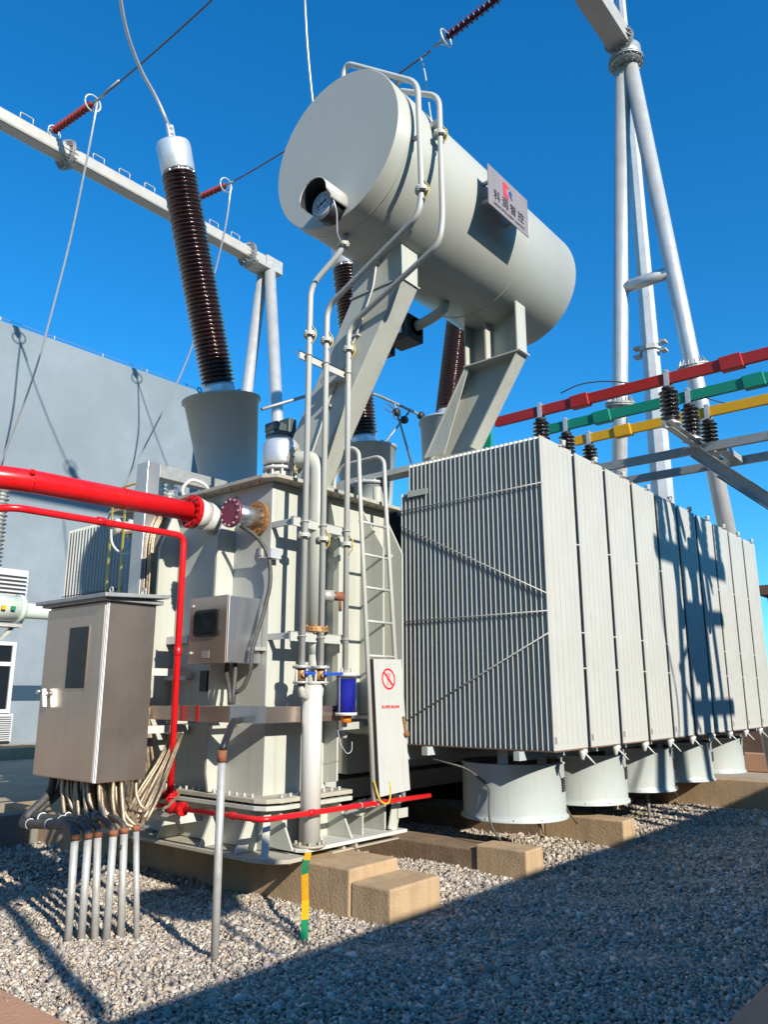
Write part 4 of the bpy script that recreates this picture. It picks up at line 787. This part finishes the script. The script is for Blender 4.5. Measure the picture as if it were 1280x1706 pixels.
# tie rods over the first radiator's fin edges
m = MB(); xr = RX0-.012
def rodp(u, v): return at(u, v, 'X', xr)
m.tube([rodp(670, 852), rodp(905, 803)], .007, 6).tube([rodp(671, 1036), rodp(914, 1017)], .007, 6).tube([rodp(668, 877), rodp(911, 988)], .007, 6).tube([rodp(681, 1197), rodp(914, 1054)], .007, 6)
m.build('tie_rods', 'galv', R0_)
MB().prism([at(679, 818, 'X', xr-.004), at(712, 813, 'X', xr-.004), at(712, 822, 'X', xr-.004), at(679, 829, 'X', xr-.004)], (.008, 0, 0)).build('tie_strip', 'paint', R0_)
fr = radiator(6.0, 11.45, -1, 'slim radiator on the far side of the tank, seen left behind the cabinet', 'radiators on the far side', 0, 20, .085)
index_kids()
for i in range(1, 3):
    c_ = copy_tree(fr); c_.location.x += PITCH*i; c_['label'] = ['', 'far side radiator right behind the slim one at left', 'innermost far side radiator hidden behind two others'][i]
m = MB(); m.tube([(5.985, 11.45, 3.05), (5.985, 9.8, 3.05)], .008, 6).build('tie_rod', 'dark', fr)
# header support frame under radiators
sf = empty('radiator_support_beam', (6.6, 5.2, 1.0), 'dark steel support beam running under the radiator row', 'steel beam')
MB().box(6.5, 14.3, 5.20, 5.32, .93, 1.07).box(6.5, 14.3, 3.80, 3.86, 1.0, 1.08).box(6.5, 14.3, 4.85, 4.92, 1.0, 1.08).build('beam', 'turret', sf)

# fans
fw_ = ['first and nearest', 'second', 'third', 'shaded fourth', 'fifth and farthest']
def fan(cx, label):
    cy = 4.33; t = empty('cooling_fan', (cx, cy, .40), label, 'fan', 'cooling fans under the radiators')
    MB().lathe((cx, cy, .40), (0, 0, 1), [(0, .540), (.012, .542), (.025, .528), (.04, .520), (.07, .517), (.50, .515), (.52, .53), (.535, .53), (.535, .505), (.10, .50), (.02, .515), (0, .540)], 64, cap=False).build('barrel', 'fan', t)
    MB().bolts((cx, cy, .415), (0, 0, 1), .530, 12, .010, .03).build('rim_bolts', 'galv', t)
    MB().cyl((cx, cy, .62), (cx, cy, .84), .12).bar((cx-.50, cy, .86), (cx+.50, cy, .86), .04, .03).bar((cx, cy-.50, .86), (cx, cy+.50, .86), .04, .03).build('motor', 'dark', t)
    b_ = MB()
    for k_ in range(6):
        a = k_*pi/3; u = Vector((cos(a), sin(a), 0)); v_ = Vector((-sin(a), cos(a), 0))
        p0 = Vector((cx, cy, .70)); b_.prism([p0+u*.11-v_*.04+Vector((0, 0, .03)), p0+u*.47-v_*.10+Vector((0, 0, .05)), p0+u*.48+v_*.08-Vector((0, 0, .04)), p0+u*.11+v_*.05-Vector((0, 0, .03))], (0, 0, .006))
    b_.build('blades', 'galvd', t)
    for a in (200, 245, 290, 335, 20): u = Vector((cos(radians(a)), sin(radians(a)), 0)); p = Vector((cx, cy, 0))+u*.50; MB().bar(p+Vector((0, 0, .92)), p+Vector((0, 0, 1.08)), .10, .012, u).build('mounting_bracket', 'turret', t)
    a = radians(-80); u = Vector((cos(a), sin(a), 0)); v_ = Vector((-sin(a), cos(a), 0)); p = Vector((cx, cy, .73))+u*.526
    pl = MB().prism([p-v_*.04-Vector((0, 0, .07)), p+v_*.04-Vector((0, 0, .07)), p+v_*.04+Vector((0, 0, .06)), p-v_*.04+Vector((0, 0, .06))], u*.006).build('name_plate', 'ink', t)
    q = p+u*.007; m = MB()
    for k_ in range(5): z = .04-.024*k_; m.prism([q-v_*.03+Vector((0, 0, z)), q+v_*(.03-.012*(k_ % 2))+Vector((0, 0, z)), q+v_*(.03-.012*(k_ % 2))+Vector((0, 0, z+.006)), q-v_*.03+Vector((0, 0, z+.006))], u*.001)
    m.build('print_lines', 'galvd', pl)
    MB().tube([(cx-.9, cy+.35, .98), (cx-.7, cy+.1, .90), (cx-.52, cy-.05, .72), (cx-.56, cy-.05, .55), (cx-.62, cy-.10, .38), (cx-.55, cy-.2, .22)], .011, 8, .1).build('cable', 'cable', t)
    return t
f0 = fan(7.27, 'nearest fan barrel, with a curved sun and shade line, below the first radiators'); index_kids()
labs = ['', 'second fan barrel from the front, half hidden by the first', 'third fan barrel, above a thin post', 'fourth fan barrel, mostly in shade', 'fifth and farthest fan barrel by the buff kerb']
for i in range(1, 5): c_ = copy_tree(f0); c_.location.x += 2*PITCH*i; c_['label'] = labs[i]
k = MB().cyl((10.36, 4.17, -.02), (10.36, 4.17, .43), .02, n=10).build('thin_post', 'galvd'); tag(k, 'thin grey post standing in gravel below the third fan', 'post')

# ================================================================== BUSBARS
def bus(x, mt, label, nm):
    t = empty('busbar', (x, 3, 5.3), label, 'busbar', 'coloured busbars above the radiators')
    z0, z1 = 5.275, 5.415; yend = {'busr': 5.45, 'busg': 5.25, 'busy': 4.98}[mt]
    MB().box(x-.012, x+.012, .2, yend, z0, z1).box(x+.03, x+.054, .2, yend-.02, z0+.004, z1-.004).build('bar', mt, t, bevel=.004)
    for y in ((2.25, 4.15) if mt == 'busr' else (2.2, 4.18) if mt == 'busg' else (1.9, 4.2)):
        MB().prism([(x-.035, y-.14, z0-.022), (x-.035, y+.12, z0-.022), (x-.035, y+.14, z1+.014), (x-.035, y-.11, z1+.02)], (.11, 0, 0)).build('joint_cover', mt, t, bevel=.012)
    return t
bus(9.0, 'busr', 'red busbar, topmost of three crossing above the radiators', 'red'); bus(9.75, 'busg', 'green busbar between the red and the yellow one', 'green'); bus(10.5, 'busy', 'yellow busbar, lowest of three crossing above the radiators', 'yellow')
def post_ins(x, y, label):
    t = empty('post_insulator', (x, y, 4.74), label, 'insulator', 'post insulators under the busbars')
    MB().lathe((x, y, 4.80), (0, 0, 1), sheds(.38, .115, 7, .55, 1, .97), 28).build('porcelain', 'porcb', t)
    MB().lathe((x, y, 4.74), (0, 0, 1), [(0, .12), (.018, .12), (.02, .07), (.06, .065)], 20).build('base', 'alu', t)
    MB().lathe((x, y, 5.18), (0, 0, 1), [(0, .065), (.03, .075), (.045, .075), (.05, .03)], 16).build('cap', 'dark', t)
    MB().box(x-.03, x-.018, y-.03, y+.03, 5.23, 5.45).box(x+.056, x+.068, y-.03, y+.03, 5.23, 5.45).box(x-.03, x+.068, y-.03, y+.03, 5.225, 5.243).bolts((x+.02, y, 5.44), (1, 0, 0), .002, 1, .01, .12).build('clamp', 'alu', t)
for x, y, l in ((9.0, 3.0, 'near black insulator holding up the red busbar'), (9.75, 3.0, 'near black insulator holding up the green busbar'), (10.5, 3.0, 'near black insulator holding up the yellow busbar'), (9.0, 4.73, 'rear black insulator under the red busbar, behind the radiator top'), (9.75, 4.73, 'rear black insulator under the green busbar, behind the radiator top'), (10.5, 4.73, 'rear black insulator under the yellow busbar, behind the radiator top')): post_ins(x, y, l)
bs = empty('busbar_support', (10.2, 2.2, 0), 'grey galvanised channel frame carrying the busbar insulators at right', 'steel frame')
def chan(m, p0, p1, h=.12, w=.06, up=(0, 0, 1)):
    p0 = Vector(p0); p1 = Vector(p1); d = (p1-p0).normalized(); a = d.cross(Vector(up)).normalized(); u = a.cross(d)
    m.bar(p0, p1, .008, h, up)
    for s_ in (-1, 1): m.bar(p0+u*s_*(h/2-.004)+a*w/2, p1+u*s_*(h/2-.004)+a*w/2, w, .008, up)
m = MB()
chan(m, (9.9, .3, 4.67), (9.9, 5.4, 4.67), .11); chan(m, (10.75, .3, 4.66), (10.75, 5.4, 4.66), .11)
m.build('long_channel', 'galvd', bs)
for y_ in (3.0, 4.73): m = MB(); chan(m, (8.8, y_, 4.695), (11.2, y_, 4.695), .09, .08); m.build('cross_channel', 'galv', bs)
MB().box(9.95, 10.70, 2.66, 2.78, 4.60, 4.68).build('cross_tie', 'galv', bs)
m = MB(); chan(m, (9.84, 3.02, 4.62), (9.84, 1.70, 3.35), .16, .08); m.build('brace', 'galvd', bs)
m = MB(); chan(m, (10.9, 3.02, 4.58), (10.9, 1.70, 3.35), .16, .08); m.build('brace', 'galvd', bs)
MB().cyl((10.35, 1.6, -.02), (10.35, 1.6, 4.6), .14, n=20).build('column', 'pole', bs)
# loose loop cables behind buses
k = MB().tube([at(935, 655, 'X', 11.5), at(965, 640, 'X', 11.5), at(1010, 634, 'X', 11.5), at(1060, 640, 'X', 11.5)], .012, 8, .4).build('loop_cable', 'wired'); tag(k, 'thin dark cable arching above the red busbar', 'cable')
k = MB().tube([at(1150, 652, 'X', 12.8), at(1200, 672, 'X', 12.8), at(1260, 676, 'X', 12.8), at(1300, 672, 'X', 12.8)], .010, 8, .4).build('loop_cable', 'wired'); tag(k, 'thin pale cable sagging behind the green busbar at right', 'cable')
k = MB().box(8.55, 8.60, 5.25, 5.52, 4.6, 5.4).build('busbar_end', 'busg', bevel=.004); tag(k, 'short green busbar end plate dropping behind the radiator top', 'busbar')

# ================================================================== GANTRIES
def collar(m, p, d, r):
    m.lathe(Vector(p)-Vector(d).normalized()*.03, d, [(0, r), (.025, r)], 24, smooth=False); m.lathe(Vector(p)+Vector(d).normalized()*.01, d, [(0, r), (.025, r)], 24, smooth=False)
    u, w_ = frame(d); d = Vector(d).normalized(); p = Vector(p)
    m.bolts(p, d, r*.9, 14, .018, .11)
    for i in range(14):
        a = 2*pi*(i+.5)/14; e_ = u*cos(a)+w_*sin(a)
        for s_ in (-1, 1): m.prism([p+e_*r*.72+d*s_*.03, p+e_*r*.95+d*s_*.03, p+e_*r*.72+d*s_*.17], w_.cross(d)*.0+e_.cross(d)*.008)
GX, GY, GZ = 13.05, 4.60, 13.98
ng = empty('gantry', (15.2, GY, 0), 'near silver A-frame gantry with round legs rising behind the busbars', 'gantry')
topn = Vector((GX, GY, GZ)); mids = []
for uf, dy, vm in ((1029, .06, 540), (1278, -.06, 500)):
    ft = at(uf, 1200, 'X', 15.2); a_ = topn+Vector((0, dy, -.12)); ft = a_+(ft-a_)*(a_.z/(a_.z-ft.z)); MB().tube([ft, a_], .150, 24).build('leg', 'pole', ng)
    fr_ = .48 if uf < 1100 else .455
    mids.append((a_, ft)); cm = MB(); collar(cm, a_.lerp(ft, fr_), ft-a_, .29); cm.build('leg_collar', 'galv', ng)
zc_ = 9.45
ca, cb_ = [a_.lerp(f_, (a_.z-zc_)/a_.z) for a_, f_ in mids]
MB().cyl(ca, cb_, .12, n=18).build('cross_tube', 'pole', ng)
MB().cyl((GX, GY, GZ-.25), (GX, GY, GZ+.12), .30, n=24).build('head_drum', 'galvd', ng); cm = MB(); collar(cm, (GX, GY, GZ-.15), (0, 0, 1), .34); collar(cm, (GX-.3, GY, GZ+.15), (1, 0, 0), .29); cm.build('head_collar', 'galvd', ng)
MB().bar((GX-.1, GY, GZ+.19), (-6, GY, GZ+.19), .40, .40).build('gantry_beam', 'beam', ng)
MB().cyl((GX+.1, GY+.25, GZ), (GX+.05, GY+.25, GZ+5), .08, .06, n=12).build('lightning_rod', 'pole', ng)
lm = empty('lightning_mast', (16, 5.57, 0), 'faceted silver lightning mast tapering upward between the gantry legs', 'mast')
mb_ = at(1104, 820, 'X', 16); mt_ = at(1080, 585, 'X', 16)
mbase = Vector((16, mb_.y, 0))
MB().lathe(mbase, (0, 0, 1), [(0, .26), (7.9, .225)], 8, smooth=False).build('lower_shaft', 'pole', lm)
MB().lathe(mbase+Vector((0, 0, 7.8)), (0, 0, 1), [(0, .205), (8, .14), (16, .06)], 8, smooth=False).build('upper_shaft', 'pole', lm)
cm = MB()
for s_ in (-1, 1):
    for z in (8.9, 9.1): cm.box(15.9, 16.1, mb_.y+s_*.22-.02, mb_.y+s_*.36, z, z+.05)
cm.lathe(mbase+Vector((0, 0, 8.98)), (0, 0, 1), [(0, .24), (.1, .24)], 8, smooth=False); cm.build('clamp', 'galv', lm)

FX, FY, FZ = 13.05, 15.25, 13.45
fg = empty('gantry', (FX, FY, 0), 'far gantry with long level beam running left behind the big bushing', 'gantry')
MB().prism([(-8, FY-.18, FZ-.16), (-8, FY+.18, FZ-.16), (-8, FY+.18, FZ+.16), (-8, FY-.18, FZ+.16)], (FX+8, 0, 0)).build('gantry_beam', 'beam', fg, bevel=.05)
for uv in ((110, 265), (412, 432)): cm = MB(); collar(cm, (at(*uv, 'Y', FY).x, FY, FZ), (1, 0, 0), .36); cm.build('beam_collar', 'galvd', fg)
MB().box(FX-.5, FX+.4, FY-.28, FY+.28, FZ-.26, FZ-.185).box(FX-.15, FX+.45, FY-.22, FY+.22, FZ-.18, FZ+.17).build('head_plate', 'galv', fg)
for y in (-.55, .65):
    MB().cyl((FX+.05, FY+y*3.0, 0), (FX+.05, FY+y*.25, FZ-.26), .16, n=20).build('leg', 'pole', fg)
m = MB()
for u, v in ((40, 210), (85, 240), (160, 275), (203, 300), (245, 322), (352, 386), (388, 402)):
    p = at(u, v, 'Y', FY); p.z = FZ+.18; MB().tube([p+Vector((-.14, -.1, -.02)), p+Vector((-.14, -.1, .16)), p+Vector((.14, -.1, .16)), p+Vector((.14, -.1, -.02))], .014, 6, .03).build('beam_hoop', 'galv', fg)

def strain(p0, p1, mt, label, n=22, r=.085):
    p0 = Vector(p0); p1 = Vector(p1); d = (p1-p0).normalized(); L = (p1-p0).length
    t = empty('strain_insulator', p0, label, 'insulator', 'strain insulators on the overhead lines')
    MB().lathe(p0+d*.22, d, sheds(L-.44, r, n, .42, 1, .72), 16).build('rod', mt, t)
    MB().cyl(p0, p0+d*.24, .025, n=10).cyl(p1-d*.24, p1+d*.1, .025, n=10).build('end_fittings', 'galvd', t)
    MB().ring(p1-d*.20, d, .17, .018, 28).ring(p0+d*.20, d, .12, .016, 24).tube([p1-d*.20-Vector((.0, 0, .17)), p1-d*.02], .01, 6).build('grading_rings', 'wire', t)
    return t
TIPZ = 13.55
tip1 = Vector((6.70, 13.30, 13.56)); tip2 = Vector((10.21, 13.30, 13.58))
strain((6.72, FY+.15, 13.85), tip1, 'comp', 'red strain insulator at upper left, on the far gantry beam')
strain((10.2, FY+.15, 13.85), tip2, 'comp', 'red strain insulator partly hidden behind the big bushing')
nt2 = at(705, 93, 'X', 10.2); nt1 = Vector((6.7, nt2.y, nt2.z))
strain((10.2, 4.8, 14.0), nt2+Vector((0, -.35, .04)), 'purple', 'dark purple strain insulator at the top edge right of the conservator', 34, .10)
strain((6.7, 4.8, 14.0), nt1+Vector((0, -.35, .04)), 'purple', 'near strain insulator on the left line, above the picture', 34, .10)
def wire(name, pts, r, mt, label, cat='wire', fil=.8, seg=10, grp=None):
    return tag(MB().tube(pts, r, 8, fil, seg).build(name, mt), label, cat, grp)
def sag(a, b_, s_, n=14): a = Vector(a); b_ = Vector(b_); return [a.lerp(b_, i/n)-Vector((0, 0, s_*4*(i/n)*(1-i/n))) for i in range(n+1)]
wire('overhead_wire', sag(tip1, nt1+Vector((0, -.2, 0)), .12), .018, 'wired', 'dark overhead wire from the upper left strain insulator out of the top', fil=0, grp='overhead wires')
wire('overhead_wire', sag(tip2, nt2+Vector((0, -.2, 0)), .12), .018, 'wired', 'dark overhead wire passing behind the conservator drum', fil=0, grp='overhead wires')
def drop(tip, pix, Y_, label, r=.022):
    pts = [tip+Vector((0, 0, -.05))]+[at(u, v, 'Y', y) for (u, v, y) in pix]
    return wire('dropper_wire', pts, r, 'wire', label, fil=.9, grp='white dropper wires')
drop(tip1, [(150, 240, 13.6), (118, 400, 14.6), (60, 620, 16), (0, 775, 17.5), (-30, 850, 18)], 0, 'white dropper wire curving down from the upper left insulator to the left edge')
drop(tip2, [(378, 370, 13.6), (355, 470, 14.4), (310, 610, 15.6), (205, 815, 17.5), (190, 850, 17.8)], 0, 'white dropper wire curving down behind the big bushing')
pts = [E1-(E1-Vector(b1)).normalized()*.06, at(262, 165, 'Y', YB), at(235, 120, 'Y', YB-.1), at(212, 60, 'Y', YB-.3), at(200, 0, 'Y', YB-.5), at(190, -120, 'Y', YB-.9)]
wire('dropper_wire', pts, .022, 'wire', 'white wire rising from the nearest bushing terminal out of the top', fil=.4, grp='white dropper wires')
pts = [E2, at(545, 330, 'Y', YB), at(522, 180, 'Y', YB-.1), at(512, 80, 'Y', YB-.2), at(507, -20, 'Y', YB-.3)]
wire('dropper_wire', pts, .018, 'wire', 'thin white wire dropping behind the top left of the conservator', fil=.4, grp='white dropper wires')
pts = [nt2+Vector((0, .05, -.03)), at(709, 125, 'X', 10.2), at(714, 170, 'X', 10.15), at(721, 215, 'X', 10.1), E3+Vector((0, 0, .3)), E3]
wire('dropper_wire', pts, .018, 'wire', 'short white wire dropping from the purple insulator behind the pipe loops', fil=.4, grp='white dropper wires')
k = MB().tube([(tip1+Vector((0, -.1, 0))), tip1+Vector((0, -.8, .0))], .03, 8).build('wire_clamp', 'galv'); tag(k, 'wire clamp at the tip of the upper left insulator', 'clamp')

# neutral tube bus behind
nb = empty('tube_bus', (10, 9, 6.5), 'dark tubular bus with clamps seen between the conservator legs', 'tube bus')
P9 = [at(436, 682, 'Y', 9), at(528, 655, 'Y', 9), at(560, 648, 'Y', 9), at(622, 655, 'Y', 9), at(680, 682, 'Y', 9), at(738, 710, 'Y', 9)]
MB().tube(P9, .028, 12, .3).build('tube', 'galvd', nb)
for a, b_ in (((657, 672), (686, 772)), ((682, 686), (640, 740)), ((716, 698), (725, 735))): MB().tube([at(*a, 'Y', 9), at(*b_, 'Y', 9)], .022, 8).build('branch', 'galvd', nb)
for (u, v) in ((660, 687), (673, 700), (701, 693), (721, 715)):
    p = at(u, v, 'Y', 8.98); c_ = MB().lathe(p-Vector((0, .08, 0)), (0, 1, 0), [(0, .05), (.03, .08), (.09, .08), (.14, .05)], 12).build('clamp', 'dark', nb)
    if v != 693: MB().tube([p, p+Vector((-.15, 0, .09)), p+Vector((-.32, 0, .09)), p+Vector((-.34, 0, -.03)), p+Vector((-.15, 0, -.05)), p], .010, 6, .08).build('wire_loop', 'wired', c_)

# second small turret beside ladder top
k = empty('low_voltage_turret', (7.9, 5.9, 3.46), 'small grey round turret behind the ladder top', 'turret')
tq = at(618, 770, 'Y', 6.0)
MB().lathe((tq.x, 6.0, ZC+.03), (0, 0, 1), [(0, .24), (.02, .24), (.022, .20), (.62, .20), (.622, .23), (.65, .23)], 32).build('body', 'turret', k)
MB().bolts((tq.x, 6.0, ZC+.67), (0, 0, 1), .21, 10, .014, .05).cyl((tq.x-.35, 5.6, ZC+.03), (tq.x-.35, 5.6, ZC+.5), .05).build('fittings', 'paint', k)

# left background: switchgear, earthing tapes, valve ---------------------------------------------
gs = empty('switchgear_duct', (4.7, 10, 2.3), 'pale green round switchgear duct end with yellow and green bolts at the left edge', 'switchgear')
MB().cyl((4.25, 10.0, 2.64), (9.0, 10.0, 2.70), .10, n=28).build('duct', 'gis', gs)
MB().cyl((3.9, 10.0, 2.66), (4.68, 10.0, 2.66), .165, n=28).cyl((4.62, 10.0, 2.66), (4.69, 10.0, 2.66), .185, n=28).build('drum', 'gis', gs)
for i in range(5): MB().box(4.0+i*.12, 4.05+i*.12, 9.80, 9.84, 2.62, 2.67).build('bolt_cap', 'tapey' if i % 2 else 'tapeg', gs)
MB().bar((4.6, 10.0, 2.42), (4.1, 10.0, 1.85), .04, .04).bar((4.2, 10.0, 2.44), (4.68, 10.0, 2.44), .2, .04).cyl((4.1, 10, .17), (4.1, 10, 2.3), .06).build('stand', 'galv', gs)
gi = empty('switchgear_bushing', (3.4, 8, 2.5), 'thin striped grey insulator with green top at the far left edge below the red pipe', 'insulator')
MB().lathe((3.43, 8.0, 2.85), (0, 0, 1), sheds(.85, .075, 20, .6, 1, .9), 18).build('sheds', 'galvd', gi); MB().cyl((3.43, 8, 3.70), (3.43, 8, 3.76), .16).build('cap', 'tapeg', gi); MB().cyl((3.43, 8, .17), (3.43, 8, 2.85), .05).build('post', 'galv', gi)
tc_ = empty('tap_changer_drive', (4.9, 7.6, 2.8), 'white round oil valve with hose beside the stainless duct', 'valve')
vp = at(208, 878, 'X', 4.9)
MB().lathe(vp+Vector((-.1, .08, 0)), (1, -.3, 0), [(0, .07), (.02, .10), (.06, .10), (.07, .075), (.16, .075), (.17, .11), (.22, .11)], 24).cyl(vp+Vector((.1, 0, 0)), vp+Vector((.1, 0, .13)), .02).build('body', 'white', tc_)
MB().tube([vp+Vector((-.1, .12, -.03)), vp+Vector((-.1, .10, -.2)), vp+Vector((-.05, -.02, -.33)), vp+Vector((.0, -.25, -.34))], .014, 8, .1).build('hose', 'white', tc_)
for a, b_, l in (((188, 838), (176, 992), 'left'), ((209, 838), (198, 995), 'right')):
    k = MB().bar(at(*a, 'X', 4.85), at(*b_, 'X', 4.86), .006, .035, (0, 1, 0)).build('earthing_tape', 'wirey'); tag(k, l+' yellow-green earthing tape running down behind the control cabinet', 'earth tape')
k = empty('orange_junction', (4.9, 8, 3.6), 'orange and yellow fittings on the shelf left of the stainless duct', 'fittings')
sh = at(205, 845, 'X', 4.9)
MB().box(4.9, 5.6, sh.y-.35, sh.y+.30, sh.z-.03, sh.z).build('shelf', 'dusty', k)
MB().tube([(4.95, sh.y+.30, sh.z+.05), (4.95, sh.y+.05, sh.z+.06), (5.0, sh.y-.10, sh.z+.04)], .035, 10, .05).build('orange_body', 'tapey', k)
m = MB()
for i in range(3): m.lathe((5.2, sh.y-.1-.2*i, sh.z), (0, 0, 1), sheds(.34, .06, 7, .6, 1, .9), 14)
m.build('white_insulators', 'white', k); MB().tube([(5.0, sh.y+.22, sh.z), (5.0, sh.y+.22, sh.z+.30), (5.0, sh.y-.1, sh.z+.30), (5.0, sh.y-.1, sh.z)], .014, 6, .03).build('yellow_frame', 'tapey', k)
